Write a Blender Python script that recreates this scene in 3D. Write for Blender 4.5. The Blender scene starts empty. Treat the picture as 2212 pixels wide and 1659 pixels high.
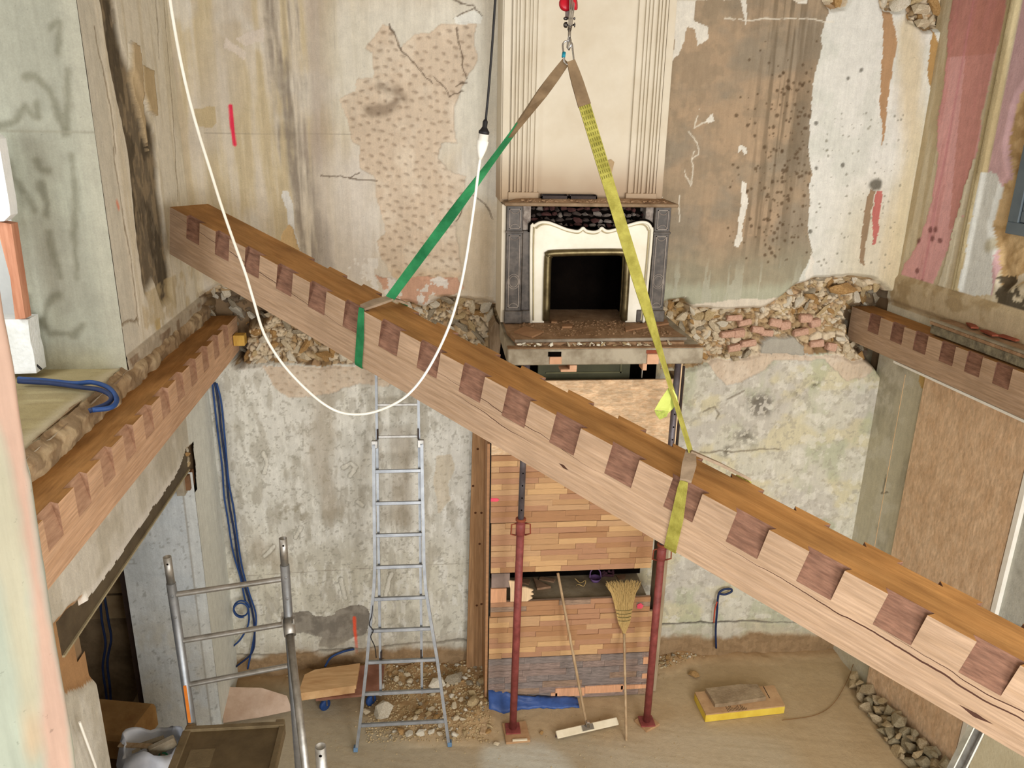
import bpy, bmesh, math, random
import numpy as np
from mathutils import Vector, Matrix
random.seed(7); RS = np.random.RandomState(11)
COL = bpy.context.scene.collection

# ------------------------------------------------------------------ camera
W_, H_ = 2212, 1659
CX, CY = W_/2, H_/2
VV = (1000.0, 6000.0); DV = (930.0, 240.0)          # vanishing points measured in the photograph
FPX = math.sqrt(-((VV[0]-CX)*(DV[0]-CX)+(VV[1]-CY)*(DV[1]-CY)))
nrm = lambda a: np.array(a, float)/np.linalg.norm(a)
_dn = nrm([VV[0]-CX, VV[1]-CY, FPX]); _fy = nrm([DV[0]-CX, DV[1]-CY, FPX]); _zz = -_dn; _xx = np.cross(_fy, _zz)
RM = np.array([_xx, _fy, _zz])
CAM = np.array([0, -6.2, 4.85])
def ray(px, py): return RM @ np.array([px-CX, py-CY, FPX])
def on(px, py, ax, val):
    r = ray(px, py); t = (val-CAM[ax])/r[ax]; return CAM+t*r
def onp(px, py, P, n):
    r = ray(px, py); t = np.dot(np.array(P)-CAM, n)/np.dot(r, n); return CAM+t*r
def PY(px, py, y): return on(px, py, 1, y)
def PX(px, py, x): return on(px, py, 0, x)
def PZ(px, py, z): return on(px, py, 2, z)

cd = bpy.data.cameras.new('camera'); cam = bpy.data.objects.new('camera', cd); COL.objects.link(cam)
cd.sensor_width = 36; cd.lens = FPX/W_*36; cd.sensor_fit = 'HORIZONTAL'; cd.clip_start = .05
m = Matrix.Identity(4)
for i in range(3):
    m[i][0] = RM[i, 0]; m[i][1] = -RM[i, 1]; m[i][2] = -RM[i, 2]; m[i][3] = CAM[i]
cam.matrix_world = m
bpy.context.scene.camera = cam
sc = bpy.context.scene
sc.view_settings.view_transform = 'Standard'; sc.view_settings.look = 'None'
sc.view_settings.gamma = 1; sc.view_settings.use_curve_mapping = False
sc.view_settings.exposure = -0.38

# ------------------------------------------------------------------ light
wd = bpy.data.worlds.new('sky'); sc.world = wd; wd.use_nodes = True
wd.node_tree.nodes['Background'].inputs[0].default_value = (.90, .95, 1.0, 1)
wd.node_tree.nodes['Background'].inputs[1].default_value = .55
def area(name, loc, target, sx, sy, power, col=(1, .97, .92)):
    l = bpy.data.lights.new(name, 'AREA'); l.shape = 'RECTANGLE'; l.size = sx; l.size_y = sy; l.energy = power; l.color = col
    o = bpy.data.objects.new(name, l); COL.objects.link(o); o.location = loc
    d = Vector(target)-Vector(loc); o.rotation_euler = d.to_track_quat('-Z', 'Y').to_euler(); return o
area('window_light_main', (3.0, -9.5, 3.9), (.9, 0, 2.4), 2.2, 3.6, 470, (1, .98, .955))
area('window_light_second', (-.6, -9.5, 3.4), (.4, 0, 2.4), 2.2, 3.4, 330, (.98, .985, 1))
area('right_fill_light', (4.15, -5.2, 3.9), (-1.6, -1.2, 3.0), 2.2, 2.6, 130, (1, .985, .96))  # unseen fill lamp added at the right to brighten the left wall
area('side_room_light', (-3.3, -3.4, 5.2), (-2.6, -1.0, 4.2), 1.0, 1.4, 50, (.95, .98, 1))
area('passage_light', (-3.6, -1.9, 1.5), (-2.4, -.3, .9), .7, 1.0, 2, (1, .97, .9))  # weak area lamp inside the store room

# ------------------------------------------------------------------ helpers
def S(r, g, b):
    f = lambda c: ((c/255+.055)/1.055)**2.4 if c/255 > .04045 else c/255/12.92
    return np.array([f(r), f(g), f(b)])
MATS = {}
def mat(name, c1, c2=None, rough=.85, scale=6, stretch=(1, 1, 1), bump=.25, bscale=50, metal=0.0, lo=.35, hi=.65, spec=.3, dist=.01):
    if name in MATS: return MATS[name]
    m = bpy.data.materials.new(name); m.use_nodes = True; nt = m.node_tree; N = nt.nodes; L = nt.links
    b = N['Principled BSDF']; b.inputs['Roughness'].default_value = rough; b.inputs['Metallic'].default_value = metal
    b.inputs['Specular IOR Level'].default_value = spec
    tc = N.new('ShaderNodeTexCoord'); mp = N.new('ShaderNodeMapping'); mp.inputs['Scale'].default_value = stretch
    L.new(tc.outputs['Object'], mp.inputs[0])
    n = N.new('ShaderNodeTexNoise'); n.inputs['Scale'].default_value = scale; n.inputs['Detail'].default_value = 7; n.inputs['Roughness'].default_value = .62
    L.new(mp.outputs[0], n.inputs[0])
    r = N.new('ShaderNodeValToRGB'); r.color_ramp.elements[0].position = lo; r.color_ramp.elements[1].position = hi
    c1 = S(*c1); c2 = S(*c2) if c2 is not None else c1*.72
    r.color_ramp.elements[0].color = (*c2, 1); r.color_ramp.elements[1].color = (*c1, 1)
    L.new(n.outputs[0], r.inputs[0]); L.new(r.outputs[0], b.inputs['Base Color'])
    if bump:
        n2 = N.new('ShaderNodeTexNoise'); n2.inputs['Scale'].default_value = bscale; n2.inputs['Detail'].default_value = 5
        L.new(mp.outputs[0], n2.inputs[0]); bp = N.new('ShaderNodeBump'); bp.inputs['Strength'].default_value = bump; bp.inputs['Distance'].default_value = dist
        L.new(n2.outputs[0], bp.inputs['Height']); L.new(bp.outputs[0], b.inputs['Normal'])
    MATS[name] = m; return m
def attr_mat(name, rough=.92, grain=.16, gscale=90, bump=.35, bscale=70, streak=.10, fleck=.3):
    m = bpy.data.materials.new(name); m.use_nodes = True; nt = m.node_tree; N = nt.nodes; L = nt.links
    b = N['Principled BSDF']; b.inputs['Roughness'].default_value = rough; b.inputs['Specular IOR Level'].default_value = .2
    a = N.new('ShaderNodeAttribute'); a.attribute_name = 'Col'; tc = N.new('ShaderNodeTexCoord')
    def noise(sc_, det, st=(1, 1, 1)):
        mp = N.new('ShaderNodeMapping'); mp.inputs['Scale'].default_value = st; L.new(tc.outputs['Object'], mp.inputs[0])
        n = N.new('ShaderNodeTexNoise'); n.inputs['Scale'].default_value = sc_; n.inputs['Detail'].default_value = det; n.inputs['Roughness'].default_value = .65; L.new(mp.outputs[0], n.inputs[0]); return n.outputs[0]
    def rng(x, i0, i1, o0, o1):
        r = N.new('ShaderNodeMapRange'); L.new(x, r.inputs[0])
        for k, q in zip((1, 2, 3, 4), (i0, i1, o0, o1)): r.inputs[k].default_value = q
        return r.outputs[0]
    def mul(x, y):
        q = N.new('ShaderNodeMath'); q.operation = 'MULTIPLY'; L.new(x, q.inputs[0]); L.new(y, q.inputs[1]); return q.outputs[0]
    f = mul(rng(noise(gscale, 7), .3, .7, 1-grain, 1+grain*.7), rng(noise(9, 6, (4, 4, .35)), .35, .65, 1-streak, 1+streak*.6))
    f = mul(f, rng(noise(14, 9), .35, .65, 1-grain*.8, 1+grain*.6))
    f = mul(f, rng(noise(38, 4), .66, .70, 1.0, 1-fleck))
    mx = N.new('ShaderNodeVectorMath'); mx.operation = 'SCALE'; L.new(a.outputs['Color'], mx.inputs[0]); L.new(f, mx.inputs['Scale'])
    L.new(mx.outputs[0], b.inputs['Base Color'])
    b1 = N.new('ShaderNodeBump'); b1.inputs['Strength'].default_value = bump; b1.inputs['Distance'].default_value = .02; L.new(noise(16, 10), b1.inputs['Height'])
    bp = N.new('ShaderNodeBump'); bp.inputs['Strength'].default_value = bump; bp.inputs['Distance'].default_value = .006
    L.new(noise(bscale*1.6, 6), bp.inputs['Height']); L.new(b1.outputs[0], bp.inputs['Normal']); L.new(bp.outputs[0], b.inputs['Normal']); return m

MW = {}
def reg(o, M): MW[o.name] = Matrix(M); return o
def thing(name, label, cat, loc=(0, 0, 0), M=None, group=None, kind=None):
    o = bpy.data.objects.new(name, None); COL.objects.link(o); o.empty_display_size = .05
    M = Matrix(M) if M is not None else Matrix.Translation(Vector([float(v) for v in loc]))
    o.matrix_world = M; MW[o.name] = M
    if label: o['label'] = label
    if cat: o['category'] = cat
    if group: o['group'] = group
    if kind: o['kind'] = kind
    return o
def tag(o, label=None, cat=None, group=None, kind=None):
    for k, v in (('label', label), ('category', cat), ('group', group), ('kind', kind)):
        if v: o[k] = v
    return o
class MB:
    def __init__(s): s.v = []; s.f = []; s.mi = []
    def add(s, vs, fs, mi=0):
        k = len(s.v); s.v += [tuple(float(c) for c in v) for v in vs]; s.f += [[i+k for i in f] for f in fs]; s.mi += [mi]*len(fs); return s
    def box(s, c, size, R=None, mi=0, bev=0):
        hx, hy, hz = [q/2 for q in size]
        vs = [(x, y, z) for x in (-hx, hx) for y in (-hy, hy) for z in (-hz, hz)]
        fs = [(0, 1, 3, 2), (4, 6, 7, 5), (0, 4, 5, 1), (2, 3, 7, 6), (0, 2, 6, 4), (1, 5, 7, 3)]
        if bev:
            b = min(bev, hx*.45, hy*.45, hz*.45)
            bm = bmesh.new(); bmesh.ops.create_cube(bm, size=1)
            for v in bm.verts: v.co = Vector((v.co.x*size[0], v.co.y*size[1], v.co.z*size[2]))
            bmesh.ops.bevel(bm, geom=bm.edges[:], offset=b, segments=1, affect='EDGES', profile=.5)
            bm.verts.index_update(); vs = [tuple(v.co) for v in bm.verts]; fs = [[v.index for v in f.verts] for f in bm.faces]; bm.free()
        vs = np.array(vs)
        if R is not None: vs = vs @ np.array(R, float).T
        return s.add(vs+np.array(c, float), fs, mi)
    def bb(s, a, b, mi=0, bev=0):
        a0, b0 = np.array(a, float), np.array(b, float); a, b2 = np.minimum(a0, b0), np.maximum(a0, b0)
        return s.box((a+b2)/2, b2-a, mi=mi, bev=bev)
    def tube(s, path, r, n=8, smooth=0, caps=True, mi=0):
        P = np.array(path, float)
        if smooth: P = catmull(P, smooth)
        T = np.gradient(P, axis=0); T /= np.linalg.norm(T, axis=1)[:, None]+1e-9
        up = np.array([0, 0, 1.]) if abs(T[0][2]) < .9 else np.array([1., 0, 0])
        a = np.cross(T[0], up); a /= np.linalg.norm(a); vs = []; rr = r if hasattr(r, '__len__') else [r]*len(P)
        for i in range(len(P)):
            a = a-T[i]*np.dot(a, T[i]); a /= np.linalg.norm(a)+1e-9; b = np.cross(T[i], a)
            for k in range(n):
                t = 2*math.pi*k/n; vs.append(P[i]+rr[i]*(math.cos(t)*a+math.sin(t)*b))
        fs = [(i*n+k, i*n+(k+1) % n, (i+1)*n+(k+1) % n, (i+1)*n+k) for i in range(len(P)-1) for k in range(n)]
        if caps: fs += [tuple(range(n))[::-1], tuple((len(P)-1)*n+k for k in range(n))]
        return s.add(vs, fs, mi)
    def pipe(s, a, b, ro, ri, n=16):
        "open hollow tube"
        a = np.array(a, float); b = np.array(b, float); t = nrm(b-a); u = nrm(np.cross(t, [1, .1, 0] if abs(t[2]) > .9 else [0, 0, 1])); w = np.cross(t, u)
        vs = []
        for p, r in ((a, ro), (b, ro), (b, ri), (a, ri)):
            for k in range(n): q = 2*math.pi*k/n; vs.append(p+r*(math.cos(q)*u+math.sin(q)*w))
        fs = [(j*n+k, j*n+(k+1) % n, ((j+1) % 4)*n+(k+1) % n, ((j+1) % 4)*n+k) for j in range(4) for k in range(n)]
        return s.add(vs, fs)
    def ribbon(s, path, wd, width, th, mi=0):
        P = np.array(path, float); n = len(P); T = np.gradient(P, axis=0); T /= np.linalg.norm(T, axis=1)[:, None]+1e-9
        ww = width if hasattr(width, '__len__') else [width]*n; vs = []
        for i in range(n):
            w = np.array(wd[i] if np.ndim(wd) > 1 else wd, float); w = w-T[i]*np.dot(w, T[i]); w /= np.linalg.norm(w)+1e-9; q = np.cross(T[i], w)
            for sx, sy in ((-1, -1), (1, -1), (1, 1), (-1, 1)): vs.append(P[i]+w*sx*ww[i]/2+q*sy*th/2)
        fs = [(i*4+k, i*4+(k+1) % 4, i*4+4+(k+1) % 4, i*4+4+k) for i in range(n-1) for k in range(4)]+[(3, 2, 1, 0), tuple(4*n-4+k for k in range(4))]
        return s.add(vs, fs, mi)
    def prism(s, poly, y0, y1, ax=1, mi=0):
        "closed polygon extruded along axis ax between y0 and y1; poly gives the two other coords"
        n = len(poly); vs = []
        for y in (y0, y1):
            for p in poly:
                q = list(p); q.insert(ax, y); vs.append(q)
        fs = [tuple(range(n)), tuple(range(2*n-1, n-1, -1))]+[(i, i+n, (i+1) % n+n, (i+1) % n) for i in range(n)]
        return s.add(vs, fs, mi)
    def lathe(s, prof, c, axis=(0, 0, 1), n=16):
        t = nrm(axis); u = nrm(np.cross(t, [1, .1, 0] if abs(t[2]) > .9 else [0, 0, 1])); w = np.cross(t, u); vs = []
        for r, h in prof:
            for k in range(n): q = 2*math.pi*k/n; vs.append(np.array(c)+t*h+r*(math.cos(q)*u+math.sin(q)*w))
        m_ = len(prof); fs = [(i*n+k, i*n+(k+1) % n, (i+1)*n+(k+1) % n, (i+1)*n+k) for i in range(m_-1) for k in range(n)]
        fs += [tuple(range(n))[::-1], tuple((m_-1)*n+k for k in range(n))]; return s.add(vs, fs)
    def build(s, name, mats, parent=None, smooth=False, local=False, fix=True):
        me = bpy.data.meshes.new(name)
        v = np.array(s.v)
        M = None
        if parent is not None: M = MW[parent.name]
        if M is not None and not local:
            I = np.array(M.inverted()); v = v @ I[:3, :3].T+I[:3, 3]
        o = bpy.data.objects.new(name, me); COL.objects.link(o)
        if parent is None:                       # origin at the base centre
            c = np.array([(v[:, 0].min()+v[:, 0].max())/2, (v[:, 1].min()+v[:, 1].max())/2, v[:, 2].min()])
            v = v-c; o.location = c; MW[o.name] = Matrix.Translation(Vector(c))
        else:
            o.parent = parent; MW[o.name] = MW[parent.name]
        me.from_pydata(v.tolist(), [], s.f)
        for mm in (mats if isinstance(mats, (list, tuple)) else [mats]): me.materials.append(mm)
        if any(s.mi): me.polygons.foreach_set('material_index', s.mi)
        if fix:
            bm = bmesh.new(); bm.from_mesh(me); bmesh.ops.recalc_face_normals(bm, faces=bm.faces); bm.to_mesh(me); bm.free()
        if smooth: me.polygons.foreach_set('use_smooth', [True]*len(me.polygons)); 
        me.update(); return o
def sub(o_parent):
    return o_parent
def catmull(P, k):
    P = np.vstack([2*P[0]-P[1], P, 2*P[-1]-P[-2]]); out = []
    for i in range(1, len(P)-2):
        for j in range(k):
            t = j/k; out.append(.5*((2*P[i])+(-P[i-1]+P[i+1])*t+(2*P[i-1]-5*P[i]+4*P[i+1]-P[i+2])*t*t+(-P[i-1]+3*P[i]-3*P[i+1]+P[i+2])*t**3))
    out.append(P[-2]); return np.array(out)

# ---- numpy noise
def _h(ix, iy, s):
    h = (ix*374761393+iy*668265263+s*1274126177) & 0xffffffff
    h = ((h ^ (h >> 13))*1274126177) & 0xffffffff
    return ((h ^ (h >> 16)) & 0xffff)/65535.0
def vn(x, y, s=0):
    ix = np.floor(x).astype(np.int64); iy = np.floor(y).astype(np.int64); fx = x-ix; fy = y-iy
    fx = fx*fx*(3-2*fx); fy = fy*fy*(3-2*fy)
    return (_h(ix, iy, s)*(1-fx)+_h(ix+1, iy, s)*fx)*(1-fy)+(_h(ix, iy+1, s)*(1-fx)+_h(ix+1, iy+1, s)*fx)*fy
def fbm(x, y, s=0, o=5, g=.55):
    r = 0; a = 1; t = 0
    for i in range(o): r = r+a*vn(x*2**i, y*2**i, s+i*17); t += a; a *= g
    return r/t
def cells(x, y, s=0):
    "cellular noise: distance to nearest and second nearest seed, and the id of the nearest"
    ix = np.floor(x).astype(np.int64); iy = np.floor(y).astype(np.int64); f1 = np.full(x.shape, 9.); f2 = f1.copy(); cid = np.zeros(x.shape)
    for a in (-1, 0, 1):
        for b in (-1, 0, 1):
            cx, cy = ix+a, iy+b; d = np.hypot(cx+_h(cx, cy, s)-x, cy+_h(cx, cy, s+5)-y); m = d < f1
            f2 = np.where(m, f1, np.minimum(f2, d)); cid = np.where(m, _h(cx, cy, s+9), cid); f1 = np.where(m, d, f1)
    return f1, f2, cid
def ss(a, b, x): t = np.clip((x-a)/(b-a), 0, 1); return t*t*(3-2*t)
def inpoly(U, V, poly):
    poly = np.array(poly); out = np.zeros(U.shape, bool)
    x0, y0 = poly.min(0); x1, y1 = poly.max(0); idx = np.where((U >= x0) & (U <= x1) & (V >= y0) & (V <= y1))
    u = U[idx]; v = V[idx]; c = np.zeros(u.shape, bool); n = len(poly)
    for i in range(n):
        ax, ay = poly[i]; bx, by = poly[(i+1) % n]
        if ay == by: continue
        c ^= ((ay > v) != (by > v)) & (u < (bx-ax)*(v-ay)/(by-ay)+ax)
    out[idx] = c; return out
def segd(U, V, pts):
    d = np.full(U.shape, 9.0); pts = np.array(pts)
    for a, b in zip(pts[:-1], pts[1:]):
        w = b-a; t = np.clip(((U-a[0])*w[0]+(V-a[1])*w[1])/(w@w+1e-12), 0, 1); d = np.minimum(d, np.hypot(U-a[0]-t*w[0], V-a[1]-t*w[1]))
    return d
def blur(A, k):
    A = A.astype(float)
    for ax in (0, 1):
        c = np.cumsum(np.pad(A, [(k+1, k) if i == ax else (0, 0) for i in (0, 1)], mode='edge'), axis=ax)
        A = (np.take(c, range(2*k+1, c.shape[ax]), axis=ax)-np.take(c, range(0, c.shape[ax]-2*k-1), axis=ax))/(2*k+1)
    return A

class Relief:
    "a wall or floor face on its own metric grid: u,v in metres on the surface, height h along the normal"
    def __init__(s, P0, ud, vd, n, u0, u1, v0, v1, step):
        s.P0 = np.array(P0, float); s.ud = np.array(ud, float); s.vd = np.array(vd, float); s.n = np.array(n, float)
        nu = int(round((u1-u0)/step))+1; nv = int(round((v1-v0)/step))+1; s.step = step
        s.V, s.U = np.meshgrid(np.linspace(v0, v1, nv), np.linspace(u0, u1, nu)); s.u0, s.v0 = u0, v0
        s.h = np.zeros(s.U.shape); s.c = np.ones(s.U.shape+(3,))*.6; s.keep = np.ones(s.U.shape, bool)
        w = .025; s.wu = s.U+w*(fbm(s.U*9, s.V*9, 3, 5)-.5)*2; s.wv = s.V+w*(fbm(s.U*9, s.V*9, 91, 5)-.5)*2
    def uv(s, px, py):
        p = onp(px, py, s.P0, s.n)-s.P0; return (float(p@s.ud), float(p@s.vd))
    def pl(s, pts): return [s.uv(*p) for p in pts]
    def mask(s, pts, warp=1): return inpoly(s.wu if warp else s.U, s.wv if warp else s.V, s.pl(pts))
    def dist(s, pts, warp=1): return segd(s.wu if warp else s.U, s.wv if warp else s.V, s.pl(pts))
    def lay(s, m, rgb, a=1.0):
        m = (m.astype(float)*a)[..., None]; rgb = np.asarray(rgb, float)
        s.c = s.c*(1-m)+rgb*m
    def at(s, u, v):
        i = int(round((u-s.u0)/s.step)); j = int(round((v-s.v0)/s.step)); i = min(max(i, 0), s.h.shape[0]-1); j = min(max(j, 0), s.h.shape[1]-1); return s.h[i, j]
    def pt(s, u, v, h=0): return s.P0+s.ud*u+s.vd*v+s.n*h
    def pits(s, region, spacing, ang, L, Wd, depth, col, n):
        cand = np.argwhere(region); RS.shuffle(cand); taken = []; sp = spacing/s.step; grid = {}
        for i, j in cand[:60000]:
            k = (int(i/sp), int(j/sp)); ok = True
            for a in (-1, 0, 1):
                for b in (-1, 0, 1):
                    for q in grid.get((k[0]+a, k[1]+b), ()):
                        if (q[0]-i)**2+(q[1]-j)**2 < sp*sp: ok = False
            if not ok: continue
            grid.setdefault(k, []).append((i, j)); taken.append((i, j))
            if len(taken) >= n: break
        for i, j in taken:
            r = int(L*1.2/s.step)+2; i0, i1, j0, j1 = max(i-r, 0), i+r+1, max(j-r, 0), j+r+1
            du = s.U[i0:i1, j0:j1]-s.U[i, j]; dv = s.V[i0:i1, j0:j1]-s.V[i, j]
            t = ang+RS.uniform(-.35, .35); l = L*RS.uniform(.6, 1.15); w = Wd*RS.uniform(.7, 1.2)
            a = (du*math.cos(t)+dv*math.sin(t))/l; b = (-du*math.sin(t)+dv*math.cos(t))/w
            g = np.clip(1-(a*a+b*b), 0, 1)*(.65+.35*np.sign(b))
            s.h[i0:i1, j0:j1] -= depth*g*RS.uniform(.6, 1.2)
            mm = np.clip(g*1.5, 0, 1)[..., None]*.5
            s.c[i0:i1, j0:j1] = s.c[i0:i1, j0:j1]*(1-mm)+np.array(col)*mm
    def build(s, name, m, parent=None):
        nu, nv = s.U.shape
        P = s.P0+s.U[..., None]*s.ud+s.V[..., None]*s.vd+s.h[..., None]*s.n
        ids = np.arange(nu*nv).reshape(nu, nv); k = s.keep[:-1, :-1] & s.keep[1:, :-1] & s.keep[1:, 1:] & s.keep[:-1, 1:]
        q = np.stack([ids[:-1, :-1], ids[1:, :-1], ids[1:, 1:], ids[:-1, 1:]], -1)[k]
        if np.dot(np.cross(s.ud, s.vd), s.n) < 0: q = q[:, ::-1]
        used = np.zeros(nu*nv, bool); used[q.ravel()] = True; rem = np.cumsum(used)-1; q = rem[q]
        V = P.reshape(-1, 3)[used]; C = np.clip(s.c.reshape(-1, 3)[used], .002, .95)
        me = bpy.data.meshes.new(name); me.vertices.add(len(V)); me.vertices.foreach_set('co', V.astype(np.float32).ravel())
        me.loops.add(q.size); me.loops.foreach_set('vertex_index', q.ravel().astype(np.int32))
        me.polygons.add(len(q)); me.polygons.foreach_set('loop_start', (np.arange(len(q))*4).astype(np.int32)); me.polygons.foreach_set('loop_total', np.full(len(q), 4, np.int32))
        me.update(calc_edges=True)
        a = me.color_attributes.new('Col', 'FLOAT_COLOR', 'POINT'); a.data.foreach_set('color', np.hstack([C, np.ones((len(C), 1))]).astype(np.float32).ravel())
        me.polygons.foreach_set('use_smooth', [True]*len(me.polygons)); me.materials.append(m)
        o = bpy.data.objects.new(name, me); COL.objects.link(o); MW[o.name] = Matrix.Identity(4)
        if parent is not None: o.parent = parent
        return o

def rock_mesh(name, m, n=16, seed=0, flat=.7):
    r = random.Random(seed); bm = bmesh.new()
    for i in range(n):
        v = Vector([r.gauss(0, 1) for _ in range(3)]).normalized()*r.uniform(.8, 1.05); v.z *= flat; v.x *= r.uniform(.9, 1.15); bm.verts.new(v)
    h = bmesh.ops.convex_hull(bm, input=bm.verts[:])
    for g in set(h['geom_interior']+h['geom_unused']):
        if isinstance(g, bmesh.types.BMVert) and g.is_valid: bm.verts.remove(g)
    bmesh.ops.recalc_face_normals(bm, faces=bm.faces)
    me = bpy.data.meshes.new(name); bm.to_mesh(me); bm.free(); me.materials.append(m); return me
def rocks(prefix, mats, n, seed, pts=(12, 20), flat=.7):
    return [rock_mesh(prefix, mats[i % len(mats)], random.Random(seed+i).randint(*pts), seed*31+i, flat) for i in range(n)]
def put(name, me, loc, scale, rot, parent=None, label=None, category=None, group=None):
    o = bpy.data.objects.new(name, me); COL.objects.link(o)
    Ml = Matrix.Translation(Vector([float(q) for q in loc])) @ rot.to_matrix().to_4x4() @ Matrix.Diagonal((*[float(q) for q in scale], 1))
    if parent is not None: o.parent = parent; o.matrix_basis = MW[parent.name].inverted() @ Ml
    else: o.matrix_basis = Ml
    tag(o, label, category, group); return o
from mathutils import Euler
def rrot(a=math.pi): return Euler((random.uniform(-a, a), random.uniform(-a, a), random.uniform(-math.pi, math.pi)))

# ------------------------------------------------------------------ materials
PLASTER = attr_mat('plaster', grain=.09, gscale=110, bump=.32, bscale=60, streak=.07, fleck=.22)
EARTH = attr_mat('screed', grain=.07, gscale=160, bump=.35, bscale=90, streak=.0, fleck=.12)
CREAM = mat('cream_paint', (216, 208, 190), (204, 193, 171), rough=.6, scale=2.5, bump=.05)
CORE = mat('masonry_core', (150, 125, 95))
OAK = mat('oak_sawn', (190, 162, 136), (164, 136, 108), rough=.75, scale=5, stretch=(.6, 9, 9), bump=.18, bscale=30, lo=.3, hi=.7)
OAKTOP = mat('oak_amber_top', (182, 134, 78), (142, 98, 50), rough=.8, scale=4, stretch=(.7, 4, 4), bump=.15, lo=.3, hi=.7)  # darker, more amber tone for the beam tops
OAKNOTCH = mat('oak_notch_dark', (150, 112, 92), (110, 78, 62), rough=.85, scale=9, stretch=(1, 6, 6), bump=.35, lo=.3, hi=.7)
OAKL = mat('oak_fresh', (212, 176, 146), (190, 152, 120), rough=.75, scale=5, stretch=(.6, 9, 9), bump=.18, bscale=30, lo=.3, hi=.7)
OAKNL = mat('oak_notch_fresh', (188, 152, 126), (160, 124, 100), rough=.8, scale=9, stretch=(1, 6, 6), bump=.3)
PINE = mat('pine', (222, 184, 136), (196, 152, 104), rough=.7, scale=4, stretch=(1, 8, 1), bump=.1)
DARKPINE = mat('pine_dark_stain', (184, 146, 106), (156, 118, 80), rough=.75, scale=5, stretch=(8, 8, .6), bump=.12, lo=.3, hi=.7)  # darker brown pine of the standing plank
ALU = mat('aluminium', (158, 162, 166), (134, 138, 142), rough=.42, metal=.7, scale=10, bump=.03)
ALUD = mat('aluminium_dull', (185, 184, 180), (150, 148, 142), rough=.45, metal=.8, scale=14, bump=.05)
STEEL = mat('chrome_steel', (210, 210, 212), (170, 170, 172), rough=.18, metal=1, bump=0)
REDPROP = mat('red_painted_steel', (148, 76, 72), (116, 56, 52), rough=.55, scale=14, bump=.12)
GALV = mat('grey_steel_tube', (120, 116, 122), (96, 88, 92), rough=.5, metal=.5, scale=12, bump=.1)
BLUE = mat('blue_cable', (46, 80, 140), (34, 62, 112), rough=.5, bump=0)
DBLUE = mat('dark_blue_cable', (38, 54, 94), (28, 42, 74), rough=.5, bump=0)
WHITEP = mat('white_plastic', (238, 236, 228), (226, 222, 210), rough=.45, bump=0)
BLACKP = mat('black_rubber', (30, 28, 30), (22, 20, 22), rough=.5, bump=0)
GREENW = mat('green_webbing', (52, 146, 92), (20, 100, 58), rough=.75, scale=5, stretch=(1, 1, 1), bump=.3, bscale=200)
YELW = mat('yellow_webbing', (168, 162, 76), (134, 128, 50), rough=.75, scale=20, bump=.4, bscale=300)
YELL = mat('pale_yellow_label', (214, 222, 120), (190, 204, 96), rough=.6, bump=0)
SLEEVE = mat('brown_wear_sleeve', (134, 112, 84), (100, 82, 60), rough=.8, scale=10, bump=.2)
GREYSLV = mat('grey_wear_sleeve', (160, 140, 118), (130, 112, 92), rough=.8, scale=10, bump=.2)
MARBLE = mat('grey_marble', (98, 90, 82), (64, 58, 53), rough=.5, scale=12, bump=.08, lo=.4, hi=.62, spec=.4)
WHITEPL = mat('white_surround_plaster', (244, 240, 226), (226, 220, 200), rough=.7, scale=3, bump=.12)
BRASS = mat('tarnished_brass', (128, 116, 84), (80, 70, 48), rough=.38, metal=.8, scale=8, bump=.05)
SOOT_SHADOW = mat('soot_and_shadow_black', (17, 13, 10), (8, 6, 5), rough=1, scale=5, spec=.03)  # firebox soot, also the black of the painted gap shadow
DUST = mat('brown_dust', (162, 132, 102), (130, 100, 72), rough=.95, scale=12, bump=.7, bscale=70)
CONC = mat('concrete', (178, 170, 152), (140, 130, 112), rough=.9, scale=7, bump=.35, lo=.35, hi=.6)
OSB = mat('osb', (240, 212, 176), (226, 190, 150), rough=.75, scale=26, stretch=(1, 1, 2.6), bump=.3, bscale=30, lo=.4, hi=.6)
OSBR = mat('chipboard_board', (226, 196, 162), (208, 174, 138), rough=.8, scale=14, stretch=(1, 1, .5), bump=.35, bscale=45, lo=.35, hi=.65)
PLY = mat('brown_phenolic_deck', (104, 88, 62), (82, 68, 46), rough=.55, scale=6, bump=.12)
TARP = mat('blue_tarp', (66, 98, 164), (46, 72, 126), rough=.45, scale=6, bump=.3, bscale=20)
STRAW = mat('broom_straw', (206, 176, 116), (170, 140, 84), rough=.8, scale=30, stretch=(6, 6, 1))
POLE = mat('wood_pole', (196, 172, 138), (168, 140, 106), rough=.7, scale=8, stretch=(4, 4, .5), bump=.08)
CREAMW = mat('cream_painted_wood', (232, 222, 196), (216, 204, 176), rough=.6, scale=9, bump=.06)
PURPLE = mat('purple_plastic', (122, 92, 140), (96, 70, 110), rough=.5, bump=0)
BAG = mat('white_sack', (232, 238, 248), (206, 214, 228), rough=.6, scale=5, bump=.5, bscale=9)
GYP = mat('white_gypsum', (226, 226, 222), (204, 202, 196), rough=.9, scale=5, bump=.15)
YELF = mat('yellow_laminated_pine', (232, 206, 84), (216, 184, 62), rough=.7, scale=7, bump=.06)
CHARC = mat('charcoal_frame', (52, 38, 32), (34, 24, 20), rough=.6)
GREENP = mat('dark_green_panel', (84, 84, 60), (66, 66, 46), rough=.6, scale=3, bump=.05)
WINF = mat('blue_grey_window_paint', (104, 116, 122), (88, 100, 108), rough=.5, scale=3, bump=.03)
GLASSD = mat('dark_glass', (24, 30, 34), (18, 22, 26), rough=.08, spec=.6, bump=0)
REDC = mat('red_sheave', (196, 24, 44), (160, 16, 34), rough=.35, bump=0)
ORANGE = mat('orange_label', (226, 134, 48), (206, 112, 36), rough=.6, bump=0)
FLAP = mat('brown_terracotta', (150, 80, 56), (120, 58, 40), rough=.8)
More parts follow.
